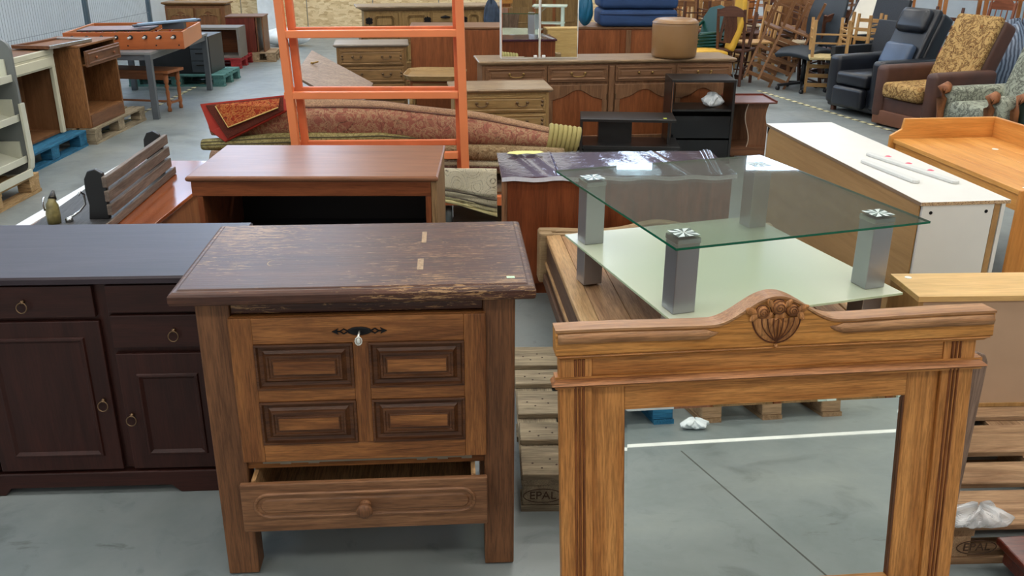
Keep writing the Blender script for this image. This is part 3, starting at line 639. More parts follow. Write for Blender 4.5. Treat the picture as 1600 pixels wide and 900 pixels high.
# ================================================================== middle distance
def tv_cabinet():
    t = thing('tv_cabinet', 'reddish brown open hi-fi cabinet with black glass interior behind the bar chest', 'cabinet', (-1.45, 3.92, 0), .018)
    W, D, H = 1.12, .66, .8
    wt = wood('teak_top', (120, 76, 52), (146, 98, 68), 'x', .33, .8, fine=.2, bmp=.1); wx = wood('teak', (104, 56, 32), (138, 78, 46), 'x', .4, 1, fine=.25); wz = wood('teak', (104, 56, 32), (138, 78, 46), 'z', .4, 1, fine=.25)
    moulded_top(MB(), 0, W, 0, D, H - .026, H, [(-.012, H - .026), (-.003, H - .02), (0, H - .012), (-.002, H - .005), (-.01, H)]).build('top', wt, t)
    MB().box(.02, W - .035, .012, .03, .708, H - .0265).build('apron', wx, t, bevel=.002)
    for x0, x1 in ((.04, .065), (W - .06, W - .035)): MB().box(x0, x1, .014, D - .02, 0, .7075).build('side_panel', wz, t, bevel=.002)
    MB().box(W - .034, W - .008, .016, D - .02, 0, H - .027).build('side_panel', wood('teak_pale', (140, 110, 76), (168, 134, 96), 'z'), t, bevel=.002)
    MB().box(.066, W - .061, D - .04, D - .03, 0, .70).build('back_panel', BLACK, t)
    gd = plain('smoked_glass', (8, 9, 11), .08, spec=.6)
    MB().box(.067, W - .062, .03, D - .05, .40, .418).build('shelf', BLACK, t)
    MB().box(.067, W - .062, .022, D - .05, .05, .07).build('bottom', BLACK, t)
    MB().box(.067, W / 2, .024, .029, .072, .395).build('glass_door', gd, t); MB().box(W / 2 + .003, W - .062, .024, .029, .072, .395).build('glass_door', gd, t)
tv_cabinet()
def wrapped():
    o = A(784, 277, .65); t = thing('wrapped_cabinet', 'mahogany cabinet wrapped in shiny clear film with a torn yellow tape patch', 'cabinet', (o.x, o.y, 0), .06)
    W, D, H = 1.22, .55, .65; wt = wood('plum_top', (66, 36, 44), (88, 52, 60), 'x', .22, .8, fine=.15, bmp=.1); wz = wood('cognac', (98, 48, 26), (136, 72, 40), 'z', .35, .9, fine=.2)
    MB().box(0, W, 0, D, H - .022, H).build('top', wt, t, bevel=.003); MB().box(.028, W - .02, .012, D - .01, .06, H - .022).build('body', wz, t, bevel=.003)
    MB().box(.0, .028, .004, .03, 0, H - .0225).build('corner_post', wood('post_pale', (120, 82, 56), (150, 108, 78), 'z'), t)
    MB().box(.03, W - .03, .03, D - .03, 0, .06).build('plinth', wz, t)
    fm = clearmat('cling_film', (226, 222, 236), .06, milk=.05, milkc=(190, 186, 214), boost=1.1, bmp=.12)
    random.seed(4); cr = [(random.uniform(.02, 1.2), random.uniform(-.25, .25), random.uniform(.004, .009)) for _ in range(7)]
    def f(u, v):
        x = -.004 + (W + .008) * u; y = -.004 + (D + .008) * v; z = H + .003 + .0015 * math.sin(x * 23 + y * 7)
        for cx, sl, am in cr:
            d = x - cx - sl * y; z += am * math.exp(-(d / .011) ** 2)
        return (x, y, z)
    fl = MB().grid(f, 220, 14).build('plastic_wrap', fm, t, smooth=True)
    MB().grid(lambda u, v: (W * u, -.006 - .003 * math.sin(u * 60) ** 2, H - .022 * v + .004 * math.sin(u * 33)), 90, 2).build('wrap_hem', plain('film_white', (214, 216, 226), .25), fl, solid=.001)
    ytp = plain('yellow_tape', (226, 214, 120), .5)
    o = MB().prism([(.05, .47), (.11, .44), (.16, .465), (.20, .45), (.26, .49), (.24, .525), (.12, .53), (.07, .51)], H + .0165, H + .0175, 'xy').build('tape_patch', ytp, t)
wrapped()
def red_table():
    t = thing('veneer_cabinet', 'glossy reddish brown veneer cabinet lying under the grey slatted coat rack', 'cabinet', (-2.30, 4.0, 0), 0)
    wt = wood('gloss_veneer', (128, 66, 36), (164, 92, 52), 'y', .12, .7, fine=.12, bmp=.05, coat=.6); ws = wood('veneer_side', (140, 86, 50), (170, 112, 70), 'z', .5, .8, fine=.15)
    MB().box(0, .58, 0, 1.5, .48, .5).build('top', wt, t, bevel=.003); MB().box(.0, .56, .01, 1.49, .02, .48).build('body', ws, t, bevel=.002); MB().box(.02, .54, .03, 1.47, 0, .02).build('plinth', ws, t)
    MB().box(.5, .58, .0, .004, .44, .4795).build('edge_strip', ws, t)
    MB().box(-.07, -.002, .02, 1.46, .0, .503).build('edge_panel', plain('white_laminate', (224, 228, 230), .3, var=.03), t, bevel=.002)
red_table()
def coat_rack():
    zb = .5035; p0, p1 = A(165, 352, zb + .03), A(272, 262, zb + .03); d = p1 - p0; d.z = 0; L = d.length; a = math.atan2(d.y, d.x)
    t = thing('coat_rack', 'weathered grey slatted coat rack lying on its back with a horn hook', 'coat rack', (p0.x, p0.y, zb), a)
    gw = wood('slat_grey', (96, 84, 76), (136, 122, 110), 'x', .6, 1.2, fine=.35); bk = plain('black_lacquer', (24, 24, 26), .3)
    MB().box(.0, L, 0, .34, 0, .03).build('base_board', wood('slate_board', (60, 58, 58), (84, 82, 80), 'x', .5), t, bevel=.003)
    MB().box(-.01, L * .995, -.012, -.001, 0, .038).build('edge_rail', gw, t, bevel=.003)
    # side brackets
    br = []
    for x0 in (.10, L - .14):
        prof = [(.015, .03), (.11, .03), (.10, .10), (.108, .17), (.105, .225), (.085, .262), (.050, .272), (.018, .252), (.006, .19), (.012, .10)]
        MB().prism(prof, x0, x0 + .028, 'yz').build('bracket', bk, t, bevel=.004)
    for z0 in (.052, .118, .186): MB().box(.085, L - .06, -.010 + z0 * .03, .014 + z0 * .03, z0, z0 + .052).build('slat', gw, t, bevel=.004)
    h = MB().tube([(.05, .25, .0305), (.05, .25, .075), (.053, .248, .12), (.065, .246, .15), (.08, .245, .17)], [.030, .032, .027, .016, .006], 12).build('horn', plain('horn', (122, 112, 70), .35, var=.5, vs=25), t, smooth=True)
    MB().tube([(.062, .2465, .142), (.071, .246, .158), (.083, .245, .177)], [.0195, .014, .006], 12).build('horn_tip', plain('horn_dark', (26, 22, 20), .3), h, smooth=True)
    c = MB().tube([(.06, .20, .045), (.09, .18, .05), (.11, .15, .07), (.12, .125, .10), (.11, .12, .15), (.10, .13, .165), (.09, .14, .15)], .006, 8, up=(0, 1, 0)); c.tube([(.02, .27, .10), (.008, .27, .13), (.02, .27, .155), (.035, .27, .16)], .005, 8)
    c.lathe([(.018, .0305), (.018, .048), (.01, .05)], (.07, .19, 0), 12).build('hook', CHROME, t, smooth=True)
coat_rack()
# ---- orange trolley rack with rolled rugs
OR = plain('orange_paint', (234, 134, 82), .42, var=.07, vs=3); OR2 = plain('orange_worn', (212, 112, 66), .5, var=.15)
def rack():
    y0, y1 = 5.72, 5.80
    t = thing('trolley', 'orange steel trolley with a ladder frame end carrying rolled rugs', 'trolley', (-1.4, 5.7, 0), 0); ox, oy = 1.4, -5.7
    def L(v): return Vector((v.x + ox, v.y + oy, v.z))
    la, lb = AY(434.5, 0, y0), AY(463, 232, y0); ra, rb = AY(717.5, 0, y0), AY(727, 262, y0)
    def ext(a, b, z): return a + (b - a) * ((a.z - z) / (a.z - b.z))
    for nm, a, b in (('post', la, lb), ('post', ra, rb)): MB().bar(L(ext(a, b, 1.72)), L(ext(a, b, .20)), .05, .05, up=(0, 1, 0)).build(nm, OR, t, bevel=.004)
    la2, lb2 = AY(451, 0, y1), AY(478, 232, y1); ra2, rb2 = AY(712, 0, y1), AY(720, 262, y1)
    for a, b in ((la2, lb2), (ra2, rb2)): MB().bar(L(ext(a, b, 1.72)), L(ext(a, b, .20)), .045, .045, up=(0, 1, 0)).build('post', OR2, t, bevel=.004)
    for vl, vr in ((53.5, 51.5), (149, 148), (246, 242)):
        MB().bar(L(AY(445, vl, y0)), L(AY(716, vr, y0)), .044, .046, up=(0, 1, 0)).build('crossbar', OR, t, bevel=.004)
    for vl, vr in ((47, 45), (140, 139.5), (224, 222)):
        MB().bar(L(AY(458, vl, y1)), L(AY(713, vr, y1)), .035, .036, up=(0, 1, 0)).build('crossbar', OR2, t, bevel=.004)
    b = MB()
    for z_, ya, yb in ((.215, 5.69, 5.75), (.215, 6.72, 6.78)): MB().box(-2.0 + ox, .42 + ox, ya + oy, yb + oy, .165, .225).build('base_beam', OR, t, bevel=.004)
    for xx in (-2.0, -.9, .36): MB().box(xx + ox, xx + .06 + ox, 5.751 + oy, 6.719 + oy, .165, .225).build('base_beam', OR, t, bevel=.004)
    MB().box(-1.98 + ox, .40 + ox, 5.76 + oy, 6.71 + oy, .226, .24).build('deck', wood('deck_ply', (110, 84, 60), (140, 110, 80), 'x'), t)
    for xx, yy in ((-.42, 5.80), (-1.85, 5.80), (.33, 6.6), (-1.85, 6.6)):
        c = MB().lathe([(.05, -.02), (.062, -.018), (.064, 0), (.062, .018), (.05, .02)], (xx + ox, yy + oy, .064), 20, 'x'); 
        k = c.build('caster', plain('rubber_grey', (96, 104, 104), .5), t, smooth=True)
        MB().box(xx - .03 + ox, xx - .024 + ox, yy - .02 + oy, yy + .035 + oy, .06, .16).box(xx + .024 + ox, xx + .03 + ox, yy - .02 + oy, yy + .035 + oy, .06, .16).box(xx - .035 + ox, xx + .035 + ox, yy - .03 + oy, yy + .05 + oy, .155, .165).build('caster_fork', CHROME, k)
rack()
pinkrug = rugmat('rug_pink', (166, 108, 90), (112, 80, 66), (196, 164, 126), 4.5)
oliverug = rugmat('rug_olive', (134, 122, 76), (92, 82, 54), (176, 164, 112), 7)
redrug = rugmat('rug_persian', (146, 52, 30), (52, 30, 34), (196, 130, 70), 8)
brownrug = rugmat('rug_brown', (132, 108, 78), (92, 74, 56), (176, 154, 118), 7)
bandrug = rugmat('rug_band', (188, 178, 150), (66, 52, 46), (90, 52, 46), 9)
creamrug = rugmat('rug_cream', (230, 218, 186), (112, 100, 84), (236, 226, 200), 8)
def roll(name, label, pts, rad, m, flat=1.0, wob=.05, sd=1, n=28, spiral=True, sub=None, bands=()):
    """a rolled rug: tube through world points with a wobbling section and a spiral at its ends"""
    random.seed(sd); P = [Vector(p) for p in pts]; S = []
    for i in range(len(P) - 1):
        for k in range(8): S.append(P[i].lerp(P[i + 1], k / 8))
    S.append(P[-1]); N = len(S); rs = []
    for i in range(N):
        f = i / (N - 1) * (len(rad) - 1); k = min(int(f), len(rad) - 2); rs.append(rad[k] + (rad[k + 1] - rad[k]) * (f - k))
    c0 = S[0].copy(); ph = [random.uniform(0, 6) for _ in range(4)]
    loops = []
    for i, p in enumerate(S):
        p = p - c0; lp = []
        for k in range(n):
            a = 2 * math.pi * k / n; r = rs[i] * (1 + wob * math.sin(2 * a + ph[0] + i * .12) + wob * .6 * math.sin(5 * a + ph[1] + i * .2))
            if k == 0: r *= 1.06
            lp.append((p.x, p.y + r * math.cos(a), p.z + r * flat * math.sin(a)))
        loops.append(lp)
    o = MB().rings(loops, cap0=True).build(name, m, None, smooth=True)
    o.location = c0; o['label'] = label; o['category'] = 'rug'; o['group'] = 'rolled rugs on the orange trolley'
    for a0, a1, bm_, off in bands:
        B = [[(S[i].x - c0.x, S[i].y - c0.y + (rs[i] * (1 + wob * math.sin(2 * a + ph[0] + i * .12) + wob * .6 * math.sin(5 * a + ph[1] + i * .2)) + off) * math.cos(a), S[i].z - c0.z + (rs[i] * (1 + wob * math.sin(2 * a + ph[0] + i * .12) + wob * .6 * math.sin(5 * a + ph[1] + i * .2)) + off) * flat * math.sin(a)) for a in [R(a0 + (a1 - a0) * k / 5) for k in range(6)]] for i in range(N)]
        MB().grid(lambda u, v: B[round(v * (N - 1))][round(u * 5)], 5, N - 1).build('border_band', bm_, o, smooth=True, solid=.003)
    if spiral:
        for e, sx in ((0, -1), (N - 1, 1)):
            q = S[e] - c0; r0 = rs[e]
            MB().tube([(q.x + sx * .003, q.y + r0 * .93 * (1 - j / 70) * math.cos(j * .35), q.z + r0 * .93 * flat * (1 - j / 70) * math.sin(j * .35)) for j in range(64)], .004, 5, up=(1, 0, 0)).build('rolled_edge', sub or plain('rug_backing', (128, 112, 78), .9), o)
    return o
roll('rolled_rug', 'long pink patterned rug rolled thick on top of the rug pile', [AY(332, 192, 6.1), AY(450, 186, 6.12), AY(600, 190, 6.12), AY(720, 203, 6.1), AY(870, 221, 6.05)], [.085, .13, .155, .15, .15, .085], pinkrug, .92, sd=2, bands=((84, 128, rugmat('rug_pink_border', (184, 146, 112), (140, 100, 80), (108, 84, 66), 16), .002), (129, 132, plain('rug_dark_line', (96, 62, 50), .9), .003), (80, 83, plain('rug_dark_line', (96, 62, 50), .9), .003)))
yr = plain('yellow_rope', (150, 138, 84), .9)
def coil():
    pts = [AY(u, v, 6.06) for u, v in ((800, 216), (850, 217), (885, 217), (905, 219))]; c0 = pts[0]; L_ = pts[-1] - c0
    m = MB(); K = 60
    m.tube([(0, 0, 0), (L_.x, L_.y, L_.z)], [.105, .045], 14)
    for j in range(7):
        f = .55 + j * .068; r = .100 * (1 - f) + .052 * f + .02; c = L_ * f
        m.tube([(c.x + .018 * math.sin(a), c.y + r * math.cos(a), c.z + r * math.sin(a)) for a in [i * math.pi / 10 for i in range(20)]], .017, 7, closed=True, up=(1, 0, 0))
    o = m.build('rolled_rug', yr, None, smooth=True); o.location = c0; o['label'] = 'yellow fringed rug end twisted out of the pink roll'; o['category'] = 'rug'; o['group'] = 'rolled rugs on the orange trolley'
coil()
roll('rolled_rug', 'olive green patterned rug rolled flat under the pink roll', [AY(318, 226, 5.96), AY(450, 221, 5.98), AY(600, 218, 6.0), AY(690, 226, 6.05), AY(760, 236, 6.1)], [.05, .085, .07, .085, .06, .05], oliverug, .75, wob=.1, sd=3, bands=((140, 146, plain('rug_olive_line', (74, 66, 44), .9), .002), (166, 172, plain('rug_olive_line', (74, 66, 44), .9), .002)))
roll('rolled_rug', 'dusty pink rug rolled beneath the olive rug end', [AY(333, 248, 6.15), AY(560, 244, 6.2), AY(860, 252, 6.25)], [.075, .09, .085], rugmat('rug_dusty', (160, 118, 96), (124, 92, 76), (186, 160, 128), 14), .8, sd=6)
roll('rolled_rug', 'beige brown floral rug rolled beside the orange post', [AY(560, 240, 5.93), AY(700, 238, 5.93), AY(790, 240, 5.92), AY(880, 244, 5.9)], [.07, .075, .075, .07], brownrug, .75, sd=8)
roll('rolled_rug', 'dark banded rug folded above the hanging cream rug', [AY(640, 257, 5.91), AY(780, 259, 5.91), AY(900, 262, 5.9)], [.06, .06, .06], bandrug, .85, sd=9, wob=.02, bands=((140, 165, rugmat('rug_band_cream', (206, 196, 164), (70, 56, 48), (180, 166, 134), 26), .002), (172, 200, rugmat('rug_band_brown', (84, 52, 46), (60, 42, 38), (150, 110, 96), 24), .002)))
roll('rolled_rug', 'grey brown rug rolled lowest on the trolley deck', [Vector((-1.9, 6.5, .36)), Vector((.3, 6.5, .36))], [.11, .11], brownrug, 1, sd=11)
def sheet(mb, a, b, c, d, nu=10, nv=6, wav=.006):   # corner points tl tr br bl
    def f(u, v):
        p = a.lerp(b, u).lerp(d.lerp(c, u), v); return (p.x, p.y + wav * math.sin(u * 9 + v * 4), p.z)
    return mb.grid(f, nu, nv)
def persian():
    y = 5.93
    a, b, c, d = AY(313, 163, y + .06), AY(447, 149, y + .10), AY(452, 172, y), AY(352, 222, y - .03)
    e = AY(330, 206, y)
    o0 = a.copy(); g = lambda p: p - o0
    m = MB(); m.prism([], 0, 0) if False else None
    m.add([g(a), g(b), g(c), g(d), g(e)], [(0, 1, 2, 3, 4)])
    o = m.build('draped_rug', plain('rug_red_edge', (150, 44, 30), .95), None, solid=.02, bevel=.004); o.location = o0
    o['label'] = 'deep red persian rug folded over the end of the pink roll'; o['category'] = 'rug'
    def inner(k, off, mat, nm, pts):
        MB().add([g(p) + Vector((0, off, 0)) for p in pts], [tuple(range(len(pts)))]).build(nm, mat, o, solid=.003)
    inner(0, -.014, rugmat('rug_persian_border', (98, 48, 36), (140, 60, 40), (60, 34, 30), 30), 'border', [AY(322, 164, y + .055), AY(443, 151, y + .095), AY(444, 172, y), AY(356, 216, y - .03)])
    inner(0, -.018, redrug, 'field', [AY(338, 163, y + .055), AY(438, 153, y + .085), AY(436, 166, y), AY(358, 198, y - .02)])
    q = [AY(338, 165, y + .04), AY(358, 198, y - .025), AY(436, 167, y)]
    MB().tube([g(p) + Vector((0, -.022, 0)) for p in q], .004, 5, up=(0, 1, 0)).build('border_line', plain('rug_gold', (196, 168, 100), .9), o)
persian()
def hanging():
    y = 5.665; a, b, c, d = AY(668, 262, y), AY(776, 264, y), AY(777, 338, y), AY(664, 306, y); o0 = a.copy(); g = lambda p: p - o0
    L_ = lambda p, q, t_: p.lerp(q, t_)
    def band(t0, t1): return [L_(a, d, t0), L_(b, c, t0), L_(b, c, t1), L_(a, d, t1)]
    q = band(0, .62); m = MB(); sheet(m, *[g(p) for p in q]); o = m.build('draped_rug', creamrug, None, solid=.012, smooth=True); o.location = o0
    o['label'] = 'cream and grey patterned rug hanging in front of the caster'; o['category'] = 'rug'
    for t0, t1, mt, nm in ((.62, .66, plain('rug_line', (96, 88, 76), .95), 'border_line'), (.66, .80, rugmat('rug_cream_border', (170, 160, 132), (112, 104, 86), (210, 202, 176), 34), 'border'), (.80, .82, plain('rug_line', (96, 88, 76), .95), 'border_line'), (.82, .92, rugmat('rug_hem', (206, 196, 150), (190, 180, 140), (120, 112, 90), 40), 'border'), (.92, 1, plain('rug_hem_plain', (208, 196, 142), .95), 'hem')):
        m = MB(); sheet(m, *[g(p) for p in band(t0, t1)]); m.build(nm, mt, o, solid=.012, smooth=True)
hanging()
# ---- white cabinet lying along the right
def white_cab():
    H = .7; c = [A(*q, H) for q in ((1199, 193), (1300, 190), (1587, 314), (1442, 317))]; d = c[3] - c[0]; a = math.atan2(d.y, d.x); W = 1.83; D = .425
    t = thing('white_cabinet', 'long white laminate cabinet with bare brown board back and two small rails on top', 'cabinet', (c[0].x, c[0].y, 0), a)
    wl = plain('laminate_white', (216, 214, 207), .38, var=.02); mdf = wood('hardboard', (160, 122, 76), (178, 140, 92), 'x', .6, .5, fine=.08, bmp=.05)
    chip, nt, b = newmat('chipboard'); nt.links.new(ramp(nt, noise(nt, coords(nt, (260, 260, 260)), 1, 2), [(.35, (110, 78, 50)), (.6, (206, 176, 136))]), b.inputs['Base Color']); b.inputs['Roughness'].default_value = .8
    MB().box(-.004, W, -.004, D, H - .016, H).build('top', wl, t)
    MB().box(W + .0002, W + .0012, -.003, D - .001, H - .016, H - .0005).build('raw_edge', chip, t); MB().box(0, W, -.0056, -.0042, H - .016, H - .001).build('edge_band', plain('edge_brown', (132, 108, 84), .5), t)
    MB().box(.02, W - .02, .002, .008, .03, H - .0165).build('back_panel', mdf, t)
    MB().box(W - .018, W - .002, .009, D - .075, .0, H - .0165).build('end_panel', wl, t, bevel=.001); MB().box(.0, .016, .0, D - .03, .0, H - .0165).build('end_panel', wl, t, bevel=.001)
    MB().box(W - .02, W - .003, D - .072, D - .045, 0, H - .0165).build('raw_batten', mdf, t); MB().box(.0, W, D - .04, D - .022, .0, H - .0165).build('door', wl, t, bevel=.001)
    MB().box(.016, W - .018, .009, D - .045, .0, .03).build('bottom', wl, t); MB().box(.02, W - .02, .0, .0018, H - .05, H - .0165).build('top_batten', mdf, t)
    for y_ in (.05, D - .11): MB().lathe([(.008, W - .0022), (.008, W + .0)], (0, y_, H - .05), 10, 'x').build('screw', IRON, t)
    MB().prism([(.018, H - .018), (.05, H - .018), (.018, H - .06)], -.002, .0, 'xz').build('corner_bracket', IRON, t)
    red = plain('heart_red', (226, 76, 104), .6)
    M = t.matrix_basis.inverted() if False else (Matrix.Translation(t.location) @ Matrix.Rotation(a, 4, 'Z')).inverted()
    def rail(p, q, lb, hearts):
        p = M @ A(*p, H); q = M @ A(*q, H); e = (q - p).normalized(); k = Vector((-e.y, e.x, 0)); w_ = .021
        r = MB(); n0 = []
        out = [p - k * w_ * .5, p - k * w_, q - k * w_ - e * .01, q - k * w_ * .5, q + k * w_ * .5, q + k * w_, p + k * w_]
        r.prism([(v.x, v.y) for v in (p - k * w_, q - k * w_ - e * .012, q - k * w_ * .4, q + k * w_ * .4, q + k * w_ - e * .012, p + k * w_, p + k * w_ * .4 - e * .012, p - k * w_ * .4 - e * .012)], .0008, .016, 'xy')
        o = r.build('shelf_rail', plain('rail_white', (204, 204, 200), .45, var=.03), None, bevel=.003); o.location = t.location; o.location.z = H; o.rotation_euler = (0, 0, a)
        o['label'] = lb; o['category'] = 'rail'
        for hh in hearts:
            c_ = M @ A(*hh, H); mm = MB()
            pts = [(c_.x + .017 * math.sin(s) ** 3, c_.y + .0012 * (13 * math.cos(s) - 5 * math.cos(2 * s) - 2 * math.cos(3 * s) - math.cos(4 * s))) for s in [i * 2 * math.pi / 20 for i in range(20)]]
            mm.prism(pts, .0162, .0172, 'xy'); mm.build('heart', red, o)
    rail((1358, 243), (1496, 288), 'white rail with three red hearts on the white cabinet', ((1387, 249), (1419, 260), (1453, 271)))
    rail((1350, 254), (1433, 287), 'short plain white rail on the white cabinet', ())
white_cab()
def pine_desk():
    H = .62; p0 = A(1396, 217, H); p1 = A(1594, 298, H); d = p1 - p0; L = d.length; a = math.atan2(d.y, d.x)
    t = thing('pine_desk', 'honey coloured pine desk top with raised back boards right of the white cabinet', 'desk', (p0.x, p0.y, 0), a)
    k = dict(rough=.35, sc=.7, fine=.15, bmp=.1); wx = wood('pine', (196, 128, 58), (226, 164, 88), 'x', **k); wy = wood('pine', (196, 128, 58), (226, 164, 88), 'y', **k); wz = wood('pine', (190, 118, 52), (220, 152, 78), 'z', **k)
    W = .66
    y = 0
    for i in range(5): MB().box(.0, L, i * W / 5, (i + 1) * W / 5 - .0012, H - .024, H).build('board', wx, t, bevel=.0015)
    MB().box(.02, L - .02, .01, .028, H - .11, H - .0245).build('apron', wz if False else wx, t)
    MB().prism([(-.02, H - .09), (-.02, H + .02), (.05, H + .06), (.06, H + .125), (W + .02, H + .125), (W + .02, 0), (W - .04, 0), (W - .04, H - .09)], -.024, -.001, 'yz').build('end_board', wy, t, bevel=.004)
    MB().box(-.02, L + .3, W + .0, W + .022, H - .09, H + .125).build('back_board', wx, t, bevel=.004)
    MB().box(L + .001, L + .024, -.01, W - .001, 0, H + .004).build('end_panel', wz, t, bevel=.004)
    MB().box(-.024, -.001, -.015, .045, 0, H - .0905).build('leg', wz, t, bevel=.004)
    MB().box(.3, .32, .05, W - .05, .02, H - .12).build('divider', wz, t)
    for u, v in ((1555, 233),): 
        q = (Matrix.Translation(t.location) @ Matrix.Rotation(a, 4, 'Z')).inverted() @ A(u, v, H); MB().lathe([(.018, H), (.018, H + .001)], (q.x, q.y, 0), 14).build('price_sticker', WHITE, t)
    MB().lathe([(.012, H), (.012, H + .001)], (L - .05, .06, 0), 12).build('price_sticker', WHITE, t)
pine_desk()
# ================================================================== back rows of case furniture
K = dict(rough=.45, sc=1, fine=.25, bmp=.15)
def W3(key, dk, lt, **k):
    q = dict(K); q.update(k); return [wood(key, dk, lt, ax, **q) for ax in 'xyz']
OAK = W3('mid_oak', (116, 86, 52), (150, 114, 72)); LOAK = W3('light_oak', (132, 104, 62), (168, 136, 88)); RUST = W3('rustic', (104, 72, 48), (138, 100, 70)); WAL = W3('walnut', (96, 62, 40), (128, 86, 58)); MAH = W3('mahog', (84, 34, 24), (116, 50, 36)); CHN = W3('chestnut', (120, 66, 34), (150, 88, 50)); GTOP = W3('grey_top', (134, 122, 110), (166, 154, 142), rough=.3)
def arch(parent, x0, x1, z0, z1, y, m, mf, deep=.05):
    """door leaf with a shaped arched frame laid over a plain panel"""
    w_ = x1 - x0; r = .045; c = (x0 + x1) / 2; n = 24
    def edge(s):       # underside of the top rail
        u = abs(s - .5) * 2
        return z1 - r - deep * (0 if u < 0 else (.5 - .5 * math.cos(math.pi * min(1, u / .8)))) - (.012 if u > .86 else 0)
    mb = MB(); xs = [x0 + r + (w_ - 2 * r) * i / n for i in range(n + 1)]
    mb.prism([(x0, z1), (x0, edge(0))] + [(q, edge((q - x0 - r) / (w_ - 2 * r))) for q in xs] + [(x1, edge(1)), (x1, z1)], y - .012, y)
    mb.box(x0, x0 + r, y - .012, y, z0, edge(0)); mb.box(x1 - r, x1, y - .012, y, z0, edge(0)); mb.box(x0 + r, x1 - r, y - .012, y, z0, z0 + r)
    o = mb.build('door_frame', mf, parent, bevel=.003, seg=1)
    MB().box(x0 + r, x1 - r, y - .004, y, z0 + r, z1 - .01).build('panel', m, parent)
def long_sideboard():
    t = thing('sideboard', 'long oak sideboard with arched doors and brass handles under the brown pouf', 'sideboard', (-.29, 7.88, 0), math.atan2(.32, 2.27)); W, D, H = 2.29, .46, .8
    moulded_top(MB(), 0, W, 0, D, H - .035, H, [(-.02, H - .035), (-.004, H - .022), (0, H - .014), (0, H - .006), (-.008, H)]).build('top', wood('sb_top', (138, 112, 84), (172, 146, 114), 'x', .35), t)
    MB().box(.03, W - .03, .03, D - .01, .08, H - .0355).build('body', RUST[2], t, bevel=.003)
    MB().prism([(.02, 0), (.12, 0), (.16, .05), (W - .16, .05), (W - .12, 0), (W - .02, 0), (W - .02, .09), (.02, .09)], .012, .03).build('plinth', RUST[0], t, bevel=.003)
    xs = [(.06, .59), (.60, 1.13), (1.20, 1.73), (1.75, 2.25)]
    st = [(0, .0), (.004, -.006), (.01, -.006), (.02, .001), (.028, .001), (.034, -.003)]
    for i, (x0, x1) in enumerate(xs):
        d = MB().box(x0, x1, .014, .03, .615, .75).build('drawer', RUST[0], t, bevel=.003)
        MB().panel(x0 + .015, x1 - .015, .63, .735, [(q, .0135 + yy) for q, yy in st]).build('panel', RUST[0], d)
        c = (x0 + x1) / 2
        if i == 2:
            for s in (-.06, .06): MB().lathe([(.008, 0), (.012, -.012), (.008, -.02)], (c + s, .01, .69), 10, 'y').build('knob', BRASS, d, smooth=True)
        else: bail(d, c, .012, .69, .12, BRASS)
        dd = MB().box(x0, x1, .016, .03, .10, .59).build('door', RUST[2], t, bevel=.003); arch(dd, x0, x1, .10, .59, .016, CHN[2], RUST[2], .07)
        for z_ in (.2, .46):
            MB().tube([(x0 + (.004 if i % 2 == 0 else x1 - x0 - .004), .006, z_), (x0 + (.004 if i % 2 == 0 else x1 - x0 - .004), .006, z_ + .05)], .006, 6).build('hinge', BRONZE, dd)
    MB().box(1.14, 1.19, .012, .03, .10, .75).build('pilaster', RUST[2], t, bevel=.006)
long_sideboard()
def chest_drawers(label, loc, rz, W, D, H, wd, top, n, hm=BRASS, extra=None, name='chest_of_drawers', cat='chest of drawers'):
    t = thing(name, label, cat, loc, rz)
    moulded_top(MB(), 0, W, 0, D, H - .03, H, [(-.02, H - .03), (-.004, H - .018), (0, H - .01), (-.006, H)]).build('top', top, t)
    MB().box(.03, W - .03, .028, D - .01, .06, H - .0305).build('body', wd[2], t, bevel=.003); MB().box(.02, W - .02, .02, D, 0, .06).build('plinth', wd[0], t, bevel=.004)
    z1 = H - .045; hgt = (z1 - .08) / n
    for i in range(n):
        a, b = z1 - (i + 1) * hgt + .008, z1 - i * hgt - .004; d = MB().box(.055, W - .055, .012, .028, a, b).build('drawer', wd[0], t, bevel=.003)
        MB().panel(.065, W - .065, a + .01, b - .01, [(0, .0115), (.004, .006), (.010, .006), (.018, .012), (.026, .008)]).build('panel', wd[0], d)
        for s in (.27, .73): bail(d, .06 + (W - .12) * s, .009, (a + b) / 2 + .01, .08, hm)
        for s in (.085, W - .085): MB().lathe([(.010, 0), (.012, -.006), (.004, -.01)], (s, .012, (a + b) / 2 + .018), 8, 'y').lathe([(.010, 0), (.012, -.006), (.004, -.01)], (s, .012, (a + b) / 2 - .012), 8, 'y').build('keyhole_plate', hm, d)
    return t
chest_drawers('light oak chest of drawers behind the rug rolls beside the orange post', (-.48, 7.0, 0), .12, .80, .46, .70, LOAK, wood('sb_top', (138, 112, 84), (172, 146, 114), 'x', .35), 4, BRONZE)
chest_drawers('oak chest of drawers with a pale grey top seen through the orange frame', (-1.76, 9.12, 0), .12, .74, .46, .8, OAK, GTOP[0], 4, BRONZE)
